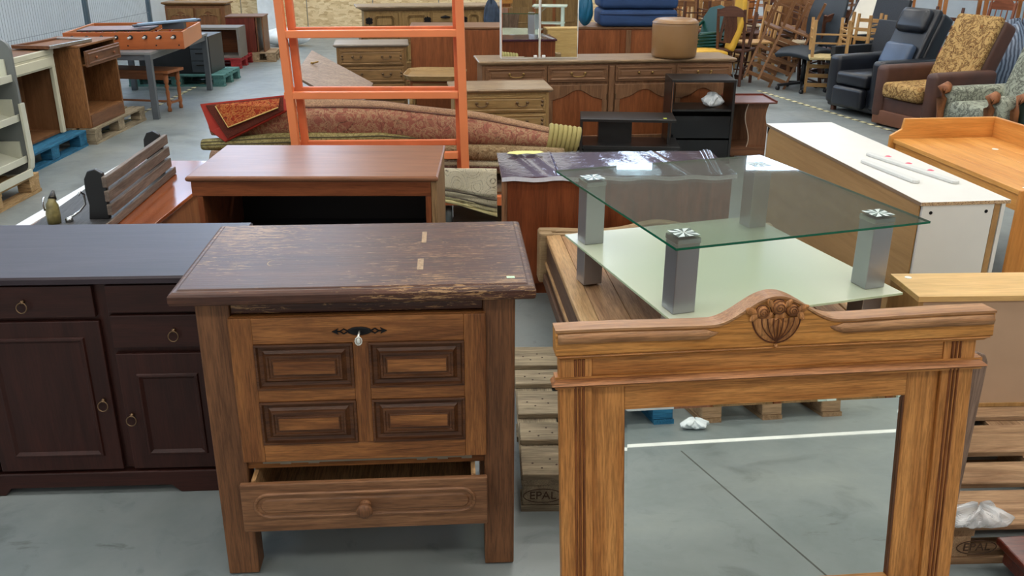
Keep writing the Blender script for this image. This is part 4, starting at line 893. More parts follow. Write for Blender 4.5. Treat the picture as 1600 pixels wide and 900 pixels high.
def tray_table():
    t = thing('tray_table', 'small side table with a scalloped wooden tray top behind the orange frame', 'table', (-1.0, 8.40, 0), .03); W, D, H = .56, .62, .58
    def loop(k, z): 
        out = []
        for i in range(48):
            a = 2 * math.pi * i / 48; s = 1 + .02 * math.sin(8 * a); x = abs(math.cos(a)) ** .45 * math.copysign(1, math.cos(a)); y = abs(math.sin(a)) ** .45 * math.copysign(1, math.sin(a))
            out.append((W / 2 + W / 2 * x * s * k, D / 2 + D / 2 * y * s * k, z))
        return out
    MB().rings([loop(.9, H - .03), loop(.98, H - .02), loop(1.03, H + .02), loop(1.0, H + .022), loop(.92, H - .005), loop(.5, H - .006)], cap0=True).build('tray', LOAK[0], t, smooth=False)
    MB().box(.06, W - .06, .06, D - .06, .42, H - .031).build('drawer_box', CHN[0], t, bevel=.004); MB().box(.08, W - .08, .052, .06, .44, .53).build('drawer', OAK[0], t, bevel=.003)
    for x_ in (.05, W - .08):
        for y_ in (.06, D - .09): MB().tube([(x_ + .015, y_, .5), (x_ + .01, y_ - .01, .3), (x_ + .02, y_ + .01, .1), (x_ + .015, y_, 0)], [.018, .016, .011, .014], 8).build('leg', LOAK[2], t, smooth=True)
    MB().box(.07, W - .07, .08, D - .08, .16, .175).build('shelf', CHN[0], t)
tray_table()
def tilted_leaf():
    y = 8.0; p = [AY(487, 80, 8.6), AY(459, 119, 8.0), AY(560, 176, 7.5), AY(612, 150, 8.1)]; o0 = p[1].copy(); n = (p[0] - p[1]).cross(p[2] - p[1]).normalized() * .012
    p[3] = p[0] + (p[2] - p[1]) * 1.0
    t = thing('table_leaf', 'plain brown table leaf with brass catch propped aslant behind the orange frame', 'table top', tuple(o0))
    q = [v - o0 for v in (p[1], p[2], p[3], p[0])]
    MB().hexa([v - n for v in q] + [v + n for v in q]).build('board', wood('leaf', (128, 104, 86), (156, 132, 112), 'x', .4), t, bevel=.003)
    c = q[0].lerp(q[3], .6) + (q[1] - q[0]) * .12 + n
    if n.y > 0: c -= n * 2
    MB().tube([c, c + Vector((.03, -.02, .01)), c + Vector((.06, -.01, .02))], .008, 6).ball(tuple(c), .015, .012, .015).build('catch', BRASS, t)
    lw = q[1].lerp(q[2], .4)
    MB().box(.10, .20, -.1, .12, -o0.z, -.10 - .0).box(.40, .55, -.12, .1, -o0.z, -.30).build('trestle', MAH[2], t)
tilted_leaf()
def hinge_sideboard():
    t = thing('dresser', 'tall light oak dresser with black iron butterfly hinges before the chipboard wall', 'dresser', (-1.88, 11.35, 0), .22); W, D, H = 1.95, .5, 1.0
    moulded_top(MB(), 0, W, -.02, D, H - .06, H, [(-.09, H - .06), (-.06, H - .045), (-.015, H - .02), (0, H - .018), (0, H - .004), (-.01, H)]).build('cornice', wood('dresser_top', (140, 120, 96), (172, 152, 126), 'x', .35), t)
    MB().box(.09, W - .09, .06, D - .01, .70, H - .0605).build('upper_body', LOAK[2], t, bevel=.003)
    MB().box(.02, W - .02, -.1, D, .665, .695).build('ledge', wood('dresser_top', (140, 120, 96), (172, 152, 126), 'x', .35), t, bevel=.006)
    MB().box(.04, W - .04, -.06, D - .01, .06, .664).build('lower_body', OAK[2], t, bevel=.003); MB().box(.04, W - .04, -.05, D, 0, .059).build('plinth', OAK[0], t)
    def oct_(x0, x1, z0, z1, y, parent):
        c = .035
        def lp(i, yy): return [(x0 + i, yy, z0 + i), (x1 - i, yy, z0 + i), (x1 - i, yy, z1 - c - i * .6), (x1 - c - i * .6, yy, z1 - i), (x0 + c + i * .6, yy, z1 - i), (x0 + i, yy, z1 - c - i * .6)]
        MB().rings([lp(i, y + q) for i, q in ((0, 0), (.006, -.008), (.014, -.008), (.02, 0), (.045, 0), (.05, -.006))], cap0=True).build('panel', LOAK[2], parent)
    ww = (W - .2)
    for k, (a, b) in enumerate(((.12, .50), (.51, .89), (1.28, 1.55), (1.56, 1.83))):
        d = MB().box(a, b, .045, .06, .715, H - .075).build('door', LOAK[2], t, bevel=.003); oct_(a + .08, b - .03, .73, H - .10, .0445, d)
        hx = a + .03 if k % 2 == 0 else b - .03
        MB().prism([(hx - .045, .84), (hx - .03, .865), (hx - .015, .86), (hx, .875), (hx + .015, .86), (hx + .03, .865), (hx + .045, .84), (hx + .035, .825), (hx + .045, .81), (hx + .03, .79), (hx + .015, .795), (hx, .78), (hx - .015, .795), (hx - .03, .79), (hx - .045, .81), (hx - .035, .825)], .036, .0445).build('hinge', IRON, d)
    d = MB().box(.92, 1.24, .045, .06, .80, .92).build('drawer', LOAK[0], t, bevel=.003); MB().tube([(1.02, .03, .86), (1.08, .02, .865), (1.14, .03, .86)], [.006, .02, .006], 8, up=(0, 1, 0)).build('handle', IRON, d)
    for k, (a, b) in enumerate(((.06, .48), (.50, .92), (.98, 1.40), (1.42, 1.84))):
        d = MB().box(a, b, -.076, -.06, .28, .64).build('door', OAK[2], t, bevel=.003); oct_(a + .05, b - .05, .33, .60, -.0765, d)
        d = MB().box(a, b, -.076, -.06, .08, .26).build('drawer', OAK[0], t, bevel=.003); MB().panel(a + .04, b - .04, .11, .23, [(0, -.0765), (.01, -.084), (.02, -.078)]).build('panel', CHN[0], d)
hinge_sideboard()
def backs():
    t = thing('wall_unit', 'wide brown wall unit turned back to front beneath the blue ottoman', 'cabinet', (-1.02, 9.30, 0), .06); W, D, H = 2.6, .55, .95
    MB().box(0, W, .012, D, 0.0, H - .02).build('body', CHN[2], t, bevel=.003)
    x = 0
    for w_ in (.42, .62, .55, .5, .5):
        MB().box(x + .01, x + w_ - .002, .004, .012, .04, H - .03).build('back_panel', CHN[2], t, bevel=.002)
        x += w_ + .002
    MB().box(-.01, W + .01, 0, D + .01, H - .02, H).build('top', RUST[0], t, bevel=.003)
    for x_ in (1.62, 2.16): MB().box(x_, x_ + .05, -.006, .0035, .04, H - .03).build('stile', RUST[2], t, bevel=.002)
    return t
backs()
def rbox(mb_name, m, parent, x0, x1, y0, y1, z0, z1, r=.03, seg=4):
    return MB().box(x0, x1, y0, y1, z0, z1).build(mb_name, m, parent, bevel=r, seg=seg, smooth=True)
NAVY = plain('navy_cloth', (34, 62, 104), .75, var=.15, bmp=.3, bs=60)
for k, (z, lb) in enumerate(((.955, 'navy blue cushioned ottoman, lower of the two on the wall unit'), (1.125, 'navy blue cushioned ottoman, upper of the two on the wall unit'))):
    p = AY(934, 40, 9.4); t = thing('ottoman', lb, 'ottoman', (p.x + .02, 9.38, z), .05, 'navy ottomans')
    o = rbox('cushion', NAVY, t, 0, .78, 0, .5, .0, .165, .045)
    MB().tube([(.0, .0, .12), (.39, -.008, .118), (.78, 0, .12)], .005, 6).build('piping', plain('navy_piping', (24, 44, 78), .7), t)
pb = AY(915, 50, 9.35)
crumple('fabric_bag', 'teal blue stuffed bag beside the mirrored cabinet', (pb.x, 9.5, .955), .075, .08, .33, plain('teal_bag', (16, 92, 124), .45), 8, 'bag', .22)
# pouf
pc = AY(1053, 86, 8.25)
t = thing('pouf', 'round tan leather pouf standing on the long oak sideboard', 'pouf', (pc.x, 8.27, .802)); tan = plain('tan_leather', (140, 104, 64), .35, var=.06, bmp=.1)
MB().lathe([(.17, 0), (.19, .008), (.198, .03), (.2, .14), (.202, .27), (.196, .305), (.17, .326), (.08, .332), (.01, .332)], (0, 0, 0), 40).build('cushion', tan, t, smooth=True)
MB().tube([(.2 * math.cos(i * .2), .2 * math.sin(i * .2), .295) for i in range(31)], .004, 6).build('piping', tan, t)
# mirrored bathroom cabinet
def mirror_cab():
    p = AY(783, 91, 8.05); W = AY(904, 91, 8.05).x - p.x; t = thing('mirror_cabinet', 'white cabinet with two mirrored doors standing on the long sideboard', 'cabinet', (p.x, 8.06, .802), .10); H = .62
    wl = plain('laminate_white', (216, 214, 207), .38, var=.02); MB().box(0, W, .012, .15, 0, H).build('body', wl, t)
    for x0, x1 in ((0, W / 2 - .002), (W / 2 + .002, W)):
        d = MB().box(x0, x1, .004, .0115, 0, H).build('door', wl, t); MB().panel(x0 + .006, x1 - .006, .006, H - .006, [(0, .0036), (.004, .003)]).build('mirror_glass', bpy.data.materials['mirror_glass'], d)
        MB().box((x1 - .05) if x0 == 0 else x0 + .02, (x1 - .02) if x0 == 0 else x0 + .05, -.008, .0028, .008, .03).build('knob', plain('knob_white', (235, 235, 235), .3), d, bevel=.004)
mirror_cab()
# blue jacket hanging by the dresser end
cj = AY(768, 50, 11.1)
crumple('jacket', 'dark blue and white cloth hanging between dresser and mirrored cabinet', (cj.x, 10.95, cj.z), .09, .06, .36, plain('dark_cloth', (52, 66, 84), .8, var=.5, vs=10), 15, 'cloth', .35)
# black TV stand, black shelf, magazine table
def tv_stand():
    t = thing('tv_stand', 'low black television bench with open gaps before the oak sideboard', 'tv stand', (.54, 7.24, 0), -.06); W, D, H = .76, .34, .44
    bk = plain('black_ash', (30, 29, 29), .3, var=.3, vs=14)
    MB().box(0, W, 0, D, H - .022, H).build('top', bk, t, bevel=.002)
    for x0, x1, y0 in ((0, .02, 0.01), (W - .06, W - .04, .05)): MB().box(x0, x1, y0, D, .0, H - .0225).build('side_panel', bk, t)
    MB().box(.15, .42, .12, D, .2325, H - .0225).build('centre_box', bk, t); MB().box(-.0 + .021, W + .04, -.03, D, .205, .232).build('shelf', bk, t, bevel=.002); MB().box(.03, W, 0.0, D, 0, .2045).build('base', bk, t)
    MB().box(W - .1, W - .07, .06, .08, H, H + .002).build('sticker', plain('sticker_yellow', (216, 226, 90), .5), t)
tv_stand()
def bshelf():
    t = thing('shelf_unit', 'black open shelf unit holding a crumpled plastic bag', 'shelf', (1.31, 7.58, 0), .0); W, D, H = .53, .37, .68
    bk = plain('black_ash', (30, 29, 29), .3, var=.3, vs=14)
    open_case(t, W, D, H, bk, .02, (.20, .44), back=False); MB().box(.02, W - .02, D - .01, D - .004, .02, .44).build('back_panel', bk, t)
    MB().box(.021, W - .021, .01, .018, .02, .40).build('door', plain('black_gloss', (14, 14, 17), .15), t)
    MB().box(.005, .012, -.0045, -.004, .02, H).build('edge', WAL[2], t)
bshelf()
crumple('plastic_bag', 'white and red plastic bag in the black shelf unit', (1.68, 7.72, .457), .08, .06, .11, plain('white_plastic', (225, 230, 232), .4), 21, 'bag', .6)
def mag_table():
    t = thing('magazine_table', 'small mahogany magazine table with curved sides at the sideboard end', 'table', (1.885, 7.74, 0), .04); W, D, H = .34, .40, .49
    moulded_top(MB(), -.02, W + .02, 0, D, H - .014, H, [(-.004, H - .014), (0, H - .008), (0, H)]).build('top', wood('mag_top', (112, 72, 60), (136, 92, 78), 'x', .3), t)
    MB().box(-.02, W + .02, D - .012, D, H, H + .012).build('gallery', MAH[0], t); MB().box(W + .01, W + .02, 0, D, H, H + .012).build('gallery', MAH[0], t)
    def side(x0):
        n = 16; prof = [(.03 + .035 * math.sin(math.pi * i / n) ** 1.0 * (1 if True else 0), .05 + (H - .065) * i / n) for i in range(n + 1)]
        MB().prism(prof + [(D - .03, H - .015), (D - .03, .05)], x0, x0 + .014, 'yz').build('side_panel', CHN[2] if False else WAL[2], t, bevel=.002)
    n = 16
    def sc(i, x0, am, sg): return (x0 + am * math.sin(2 * math.pi * i / n * .9 + .6) * sg, .10 + (H - .116) * i / n)
    for y_, xl in ((.05, .13), (D - .06, .0)):
        pr = [sc(i, W - .03, .022, 1) for i in range(n + 1)]; pl = [sc(i, xl, .022 if xl else 0, 1) for i in range(n, -1, -1)]
        MB().prism(pr + pl, y_, y_ + .014).build('side_panel', WAL[2], t, bevel=.002)
    MB().tube([(sc(i, .13, .022, 1)[0], .048, sc(i, .13, .022, 1)[1]) for i in range(n + 1)], .004, 5, up=(0, 1, 0)).build('pale_edge', plain('edge_pale', (190, 170, 150), .4), t)  # pale tube paints in the light caught along the curved panel edge
    MB().box(-.004, W + .004, .01, D - .02, .085, .10).build('shelf', WAL[0], t); MB().box(-.004, W + .004, .012, .028, .03, .0845).build('apron', WAL[0], t, bevel=.003)
    for x_ in (.01, W - .04):
        for y_ in (.03, D - .06): MB().box(x_, x_ + .03, y_, y_ + .03, 0, .05).build('foot', WAL[2], t)
mag_table()
# ---- left row: shelf trays, cream case, brown cabinet, games table
def tray_shelf():
    t = thing('tray_shelf', 'cream and grey display shelf with rounded ends and sloping trays at the left', 'shelf', (-3.52, 5.62, .146), R(90)); W, D, H = .93, .42, .97
    gr = plain('grey_plastic', (112, 116, 114), .5, var=.04); cr = plain('cream_plastic', (204, 204, 186), .4, var=.04)
    def prof(r=.09):
        pts = []
        for cx, cz, a0 in ((r, r, 180), (D - r, r, 270), (D - r, H - r, 0), (r, H - r, 90)):
            for i in range(7): a = R(a0 + 15 * i); pts.append((cx + r * math.cos(a), cz + r * math.sin(a)))
        return pts
    P_ = prof()
    for x_ in (0, W - .03): MB().prism(P_, x_, x_ + .03, 'yz').build('end_panel', gr, t, bevel=.002)
    # cream band running round the lower front
    band = [(-.012, .52), (-.012, .12), (.0, .05), (.04, .0), (.12, -.012), (D - .05, -.012), (D - .05, .002), (.12, .002), (.05, .016), (.016, .06), (.004, .12), (.004, .52)]
    for x0, x1 in ((W - .0305 - .02, W + .012), (-.012, .05)): MB().prism(band, x0, x1, 'yz').build('edge_band', cr, t)
    MB().box(.05, W - .0505, -.012, .004, .0, .05).build('kick_board', cr, t)
    for z in (.10, .40, .68):
        s = MB(); s.hexa([(.031, .03, z), (W - .031, .03, z), (W - .031, D - .05, z + .10), (.031, D - .05, z + .10), (.031, .03, z + .012), (W - .031, .03, z + .012), (W - .031, D - .05, z + .112), (.031, D - .05, z + .112)])
        s = s.build('tray', cr, t)
        MB().box(.031, W - .031, .018, .0295, z - .005, z + .045).build('tray_lip', cr, s, bevel=.003); MB().box(W - .045, W - .0315, .05, D - .06, z + .013, z + .15).build('tray_end', cr, s)
    MB().box(.031, W - .031, D - .03, D - .02, .05, H - .05).build('back_panel', gr, t)
tray_shelf()
pallet('pale wooden pallet under the cream and grey display shelf', (-3.53, 5.42, 0), R(90), 1.2, .8, wood('pale_pallet', (176, 142, 96), (206, 172, 126), 'x', .85), wood('pale_pallet', (176, 142, 96), (206, 172, 126), 'y', .85), None)
BP = wood('blue_pallet', (32, 92, 128), (52, 122, 156), 'x', .8), wood('blue_pallet', (32, 92, 128), (52, 122, 156), 'y', .8)
pallet('blue painted pallet under the cream framed case', (-3.86, 6.98, 0), R(90), 1.2, .8, *BP, None)
def cream_case():
    t = thing('cream_case', 'cream framed counter case with brown top on the blue pallet', 'counter', (-4.0, 7.18, .146), R(90)); W, D, H = .92, .55, .72
    cr = plain('cream_paint', (206, 202, 178), .45, var=.04); br = wood('case_brown', (112, 76, 48), (136, 96, 64), 'z', .5, 1, fine=.15)
    MB().box(.01, W - .01, .02, D, H - .02, H).build('top', wood('case_brown', (112, 76, 48), (136, 96, 64), 'x', .5, 1, fine=.15), t); MB().box(0, W, -.006, .02, H - .04, H + .004).build('edge_rail', cr, t, bevel=.004)
    MB().box(0, W, 0, .03, H - .15, H - .041).build('apron', cr, t, bevel=.003); MB().box(.08, W - .07, -.012, -.0005, H - .135, H - .06).build('drawer', cr, t, bevel=.004)
    for x0 in (0, W - .055): MB().box(x0, x0 + .055, 0, .03, 0, H - .1505).build('post', cr, t, bevel=.003)
    MB().box(W - .03, W - .002, .031, D, 0, H - .021).build('side_panel', br, t); MB().box(.0, .02, .031, D, 0, H - .021).build('side_panel', br, t); MB().box(.02, W - .03, .30, .31, .02, H - .021).build('back_panel', br, t)
    MB().box(.02, W - .03, .031, D, .0, .02).build('bottom', br, t)
cream_case()
def brown_cab():
    t = thing('open_cabinet', 'brown oak cabinet with one drawer and empty open shelf space on a pallet', 'cabinet', (-3.84, 8.24, .146), R(90)); W, D, H = .78, .56, .71
    wz = wood('rust_side', (128, 84, 48), (158, 108, 66), 'z', .5); wx = wood('rust_side', (128, 84, 48), (158, 108, 66), 'x', .5)
    for x0 in (0, W - .03): MB().box(x0, x0 + .03, 0, D, 0, H).build('side_panel', wz, t, bevel=.004)
    MB().box(-.004, W + .004, -.006, D, H + .0005, H + .02).build('top', wx, t, bevel=.004); MB().box(.03, W - .03, D - .012, D - .002, .02, H).build('back_panel', wx, t); MB().box(.03, W - .03, .004, D - .013, .11, .125).build('shelf', wx, t)
    MB().box(.0305, W - .0305, -.006, .014, .0, .109).build('plinth', WAL[0], t, bevel=.003)
    d = MB().box(.02, W - .02, -.05, -.03, H - .17, H - .03).build('drawer', WAL[0], t, bevel=.004); MB().panel(.05, W - .05, H - .15, H - .05, [(0, -.0505), (.005, -.058), (.012, -.058), (.02, -.052)]).build('panel', WAL[0], d)
    MB().box(.04, W - .04, -.03, .4, H - .16, H - .15).build('drawer_bottom', wx, d)
    for s in (.25, .75): MB().ball((W * s, -.066, H - .10), .018, .010, .014).build('rosette', CHN[0], d, smooth=True)
    MB().bar((.05, .03, .30), (.52, .25, .52), .014, .014).build('loose_batten', wood('batten', (190, 156, 112), (214, 182, 140), 'x'), t)
    # framed panel lying on the top
    t2 = thing('framed_panel', 'empty brown frame with silvered edges lying on the open cabinet', 'frame', (-3.95, 7.95, .878), R(82)); s = plain('silver_edge', (190, 188, 182), .25, .8)
    for a, b in (((0, 0), (.62, 0)), ((.62, 0), (.62, .34)), ((.62, .34), (0, .34)), ((0, .34), (0, 0))): MB().bar((a[0], a[1], .016), (b[0], b[1], .016), .03, .03).build('rail', s if a[1] == 0 and b[1] == 0 or a == (.62, 0) else WAL[0], t2, bevel=.004)
    MB().box(.015, .605, .015, .325, .006, .012).build('backing', wx, t2)
brown_cab()
pallet('wooden pallet under the open brown cabinet', (-3.80, 8.02 + .2, 0), R(90), 1.2, .8, GREYP, GREYY, None)
def games_table():
    gt = thing('steel_table', 'grey steel framed table carrying the football table', 'table', (-4.66, 9.42, 0), .02); g = plain('grey_steel', (92, 98, 104), .45, .3)
    MB().box(0, .98, 0, 1.98, .655, .68).build('top', plain('grey_laminate', (120, 122, 122), .4), gt, bevel=.002)
    for x_ in (.0, .92):
        for y_ in (.0, 1.9): MB().bar((x_ + .03, y_ + .03, .655), (x_ + .03, y_ + .03, 0), .06, .06).build('leg', g, gt, bevel=.003)
    for x_ in (.0, .93): MB().box(x_ + .012, x_ + .04, .06, 1.9, .60, .654).build('apron', g, gt)
    for y_ in (.012, 1.9): MB().box(.06, .92, y_, y_ + .03, .60, .654).build('apron', g, gt)
    p0, p1 = A(97, 51, .86), A(285, 49, .86); a, W = span(p0, p1); D = 1.15
    t = thing('football_table', 'orange sided tabletop football game with chrome rods on the grey table', 'game table', (p0.x, p0.y, .682), a)
    ow = wood('orange_beech', (166, 88, 46), (190, 106, 60), 'x', .4, .6, fine=.06, bmp=.03); ol = plain('peach_side', (196, 128, 88), .45, var=.03); H = .175
    MB().box(0, W, 0, .02, 0, H).build('side_board', ow, t, bevel=.003); MB().box(0, W, D - .02, D, 0, H).build('side_board', ow, t, bevel=.003)
    for x0 in (0, W - .02): MB().box(x0, x0 + .02, .0205, D - .0205, 0, H).build('end_board', ol, t, bevel=.003)
    MB().box(.021, W - .021, .021, D - .021, .03, .04).build('pitch', plain('pitch_green', (24, 110, 80), .5), t)
    for k in range(8):
        x_ = .09 + k * (W - .18) / 7; r = MB().tube([(x_, -.10 + .02 * (k % 3), .125), (x_, D + .03, .125)], .006, 8).build('rod', CHROME, t, smooth=True)
        MB().tube([(x_, -.14 + .02 * (k % 3), .125), (x_, -.06 + .02 * (k % 3), .125)], .013, 8).build('grip', plain('grip_grey', (180, 178, 172), .3), r, smooth=True)
        MB().lathe([(.022, 0), (.022, -.008), (.01, -.01)], (x_, -.0005, .125), 12, 'y').build('bearing', BLACK, r)
        for q in range(3): MB().box(x_ - .008, x_ + .008, .15 + q * .2, .17 + q * .2, .06, .15).build('player', plain('player_red', (190, 50, 44), .5), r)
    for x_ in (.06, .3, .62, .9, W - .05):
        MB().lathe([(.008, 0), (.008, -.002)], (x_, -.0005, .04), 8, 'y').build('screw', IRON, t)
    # boards lying on the game
    t3 = thing('game_board', 'pink grey game board with black rim lying across the football table', 'board', (p0.x + .12, p0.y + .06, .862), a + .02)
    MB().box(0, .72, 0, .5, 0, .012).build('rim', BLACK, t3); MB().box(.02, .70, .02, .48, .0122, .015).build('playing_surface', plain('board_pink', (150, 122, 122), .3), t3)
    for i, (dx, dy, ln, an) in enumerate(((.62, .30, .7, .42), (.70, .22, .6, .36))):
        o = MB().box(0, ln, 0, .10, 0, .02).build('cushion_rail', plain('rail_blue', (120, 146, 170), .35) if i else plain('rail_dark', (60, 70, 84), .35), None, bevel=.003); o.location = (p0.x + dx, p0.y + dy, .886 + .022 * i); o.rotation_euler = (0, R(-3), a + an); o['label'] = ('long dark cue rail lying on the football table', 'long pale blue cue rail lying on the football table')[i]; o['category'] = 'rail'
    o = MB().box(0, .22, 0, .16, 0, .075).build('games_box', plain('box_dark', (56, 62, 70), .5), None, bevel=.004); o.location = (p0.x + W - .30, p0.y + .40, .860); o.rotation_euler = (0, 0, a); o['label'] = 'small dark box on the far end of the football table'; o['category'] = 'box'
games_table()
def turned(mb, x, y, z0, z1, r):
    n = 9; mb.lathe([(r * q, z0 + (z1 - z0) * f) for f, q in ((0, .7), (.05, .9), (.12, .6), (.2, .95), (.35, .62), (.5, .85), (.6, .55), (.66, 1), (.72, .6), (.78, 1), (1, 1))], (x, y, 0), 10); return mb
def bench():
    t = thing('bench', 'small brown wooden bench with turned legs before the grey steel table', 'bench', (-4.52, 9.98, 0), -.17); W, D, H = .86, .34, .44
    w_ = W3('bench_wood', (140, 84, 50), (170, 108, 68)); MB().box(0, W, 0, D, H - .03, H).build('seat', w_[0], t, bevel=.006)
    for y_ in (.03, D - .05): MB().box(.05, W - .05, y_, y_ + .02, H - .10, H - .031).build('apron', w_[0], t)
    for x_ in (.06, W - .06):
        for y_ in (.05, D - .05): turned(MB(), x_, y_, 0, H - .031, .026).build('leg', w_[2], t, smooth=True)
        MB().bar((x_, .05, .09), (x_, D - .05, .09), .02, .02).build('stretcher', w_[1], t)
    MB().bar((.06, D / 2, .09), (W - .06, D / 2, .09), .02, .02).build('stretcher', w_[0], t)
b_ = bench()
# black drawer cabinet on a teal pallet
TP = wood('teal_pallet', (70, 118, 116), (98, 146, 140), 'x', .8), wood('teal_pallet', (70, 118, 116), (98, 146, 140), 'y', .8)
pallet('teal painted pallet under the black drawer cabinet', (-4.85, 11.62, 0), .02, 1.2, .8, *TP, None)
t = thing('drawer_cabinet', 'black office drawer cabinet behind the grey steel table', 'cabinet', (-4.72, 11.72, .146), .02)
bk = plain('black_metal', (20, 22, 26), .4); MB().box(0, .9, 0, .6, 0, .46).build('body', bk, t, bevel=.004)
for k in range(3): d = MB().box(.66, .88, -.012, -.0005, .02 + .145 * k, .155 + .145 * k).build('drawer', plain('drawer_grey', (62, 68, 74), .4), t, bevel=.003); MB().box(.72, .82, -.02, -.0125, .10 + .145 * k, .115 + .145 * k).build('handle', BLACK, d)
RPt = wood('red_pallet', (140, 36, 40), (170, 50, 52), 'x', .7), wood('red_pallet', (140, 36, 40), (170, 50, 52), 'y', .7)
pallet('red painted pallet under the grey open box', (-5.05, 13.25, 0), .03, 1.15, .8, *RPt, None)
t = thing('open_box', 'grey brown open fronted box cabinet on the red pallet', 'cabinet', (-4.62, 13.30, .146), .05)
gb = plain('grey_melamine', (112, 106, 98), .5)
for a_, b_ in ((0, .03), (.69, .72)): MB().box(a_, b_, 0, .45, 0, .42).build('side_panel', gb, t)
MB().box(.03, .69, 0, .45, .39, .42).build('top', gb, t); MB().box(.03, .69, 0, .45, 0, .03).build('bottom', gb, t); MB().box(.03, .69, .0, .3, .21, .225).build('shelf', plain('pale_shelf', (190, 180, 165), .5), t) if False else None
MB().box(.03, .69, .44, .449, .03, .39).build('back_panel', CHN[0], t)
t = thing('vacuum_cleaner', 'purple rounded vacuum cleaner inside the grey open box', 'vacuum cleaner', (-4.36, 13.46, .178), .1)
MB().grid(lambda u, v: (.17 * math.cos(2 * math.pi * u) * math.sin(math.pi / 2 * max(.02, v)), .1 * math.sin(2 * math.pi * u) * math.sin(math.pi / 2 * max(.02, v)), .02 + .16 * math.cos(math.pi / 2 * v)), 18, 8, True).build('shell', plain('purple_plastic', (104, 84, 110), .35), t, smooth=True)
for s in (-1, 1): MB().lathe([(.04, -.01), (.045, 0), (.04, .01)], (s * .10, -.10, .045), 12, 'y').build('wheel', BLACK, t)
def arm_wardrobe():
    H = AY(300, 4, 14.5).z; p = AY(251, 5, 14.5); q = AY(352, 3, 14.5); a = .03; W = q.x - p.x
    t = thing('wardrobe', 'oak cabinet with two carved arched doors behind the football table', 'cabinet', (p.x, 14.5, 0), a); D = .42
    moulded_top(MB(), 0, W, 0, D, H - .05, H, [(-.05, H - .05), (-.02, H - .03), (0, H - .02), (0, H)]).build('cornice', OAK[0], t)
    w_ = W3('brown_oak', (112, 74, 46), (142, 98, 64)); MB().box(.04, W - .04, .03, D, 0.05, H - .0505).build('body', w_[2], t, bevel=.003); MB().box(.03, W - .03, .02, D, 0, .05).build('plinth', w_[0], t)
    for a_, b_ in ((.07, W / 2 - .01), (W / 2 + .01, W - .10)):
        d = MB().box(a_, b_, .014, .03, .10, H - .08).build('door', w_[2], t, bevel=.003); arch(d, a_ + .01, b_ - .01, .11, H - .09, .014, w_[2], OAK[2], .06)
        for s in (-1, 1): MB().tube([((a_ + b_) / 2 + s * .05 + .03 * math.cos(i * .5), -.002, H - .19 + .014 * math.sin(i * .5)) for i in range(8)], .006, 5, up=(0, 1, 0)).build('carving', LOAK[0], d)
arm_wardrobe()
t = thing('low_bookcase', 'dark mahogany cabinet with open end shelves on a pallet by the white column', 'cabinet', (-4.27, 14.0, .146), .1)
MB().box(0, .42, 0, .5, .0, .50).build('body', MAH[2], t, bevel=.003); MB().box(-.01, .55, -.01, .51, .5005, .52).build('top', WAL[0], t, bevel=.003)
for x_ in (.43, .52): MB().box(x_, x_ + .02, .01, .49, 0, .50).build('side_panel', WAL[2], t)
pallet('pale pallet under the dark mahogany bookcase by the white column', (-4.2, 13.99, 0), .1, .62, .6, None, None, None)
pw = A(452, 74, 0)
crumple('white_sack', 'large white plastic sack by the white column', (pw.x - .1, pw.y + .2, 0), .42, .2, .3, plain('white_plastic', (225, 230, 232), .4), 31, 'sack', .15)

# ---- pieces standing behind the photographer (they show in the mirrored doors)
t = thing('wardrobe', 'tall brown wardrobe reflected in the mirrored cabinet doors', 'wardrobe', (3.9, -2.3, 0), R(170))
MB().box(0, 2.0, 0, .55, .05, 1.9).build('body', CHN[2], t, bevel=.004); MB().box(-.02, 2.02, -.02, .57, 1.9, 1.94).build('top', CHN[0], t); MB().box(.02, 1.98, .02, .53, 0, .05).build('plinth', CHN[0], t)
for k in range(4):
    d = MB().box(.03 + k * .49, .51 + k * .49, -.02, -.001, .10, 1.85).build('door', OAK[2] if k % 2 else CHN[2], t, bevel=.004); MB().panel(.09 + k * .49, .45 + k * .49, .2, 1.75, [(0, -.0205), (.01, -.028), (.03, -.022)]).build('panel', OAK[2], d)
t = thing('side_table', 'pale green painted side table reflected in the mirrored cabinet doors', 'table', (2.25, -1.1, 0), .3); pg = plain('pale_green', (206, 216, 204), .5)
MB().box(0, .62, 0, .4, .60, .625).build('top', pg, t, bevel=.004); MB().box(.04, .58, .03, .37, .30, .32).build('shelf', pg, t)
for x_ in (.06, .52):
    for y_ in (.03, .33): MB().box(x_, x_ + .05, y_, y_ + .05, 0, .599).build('leg', pg, t)
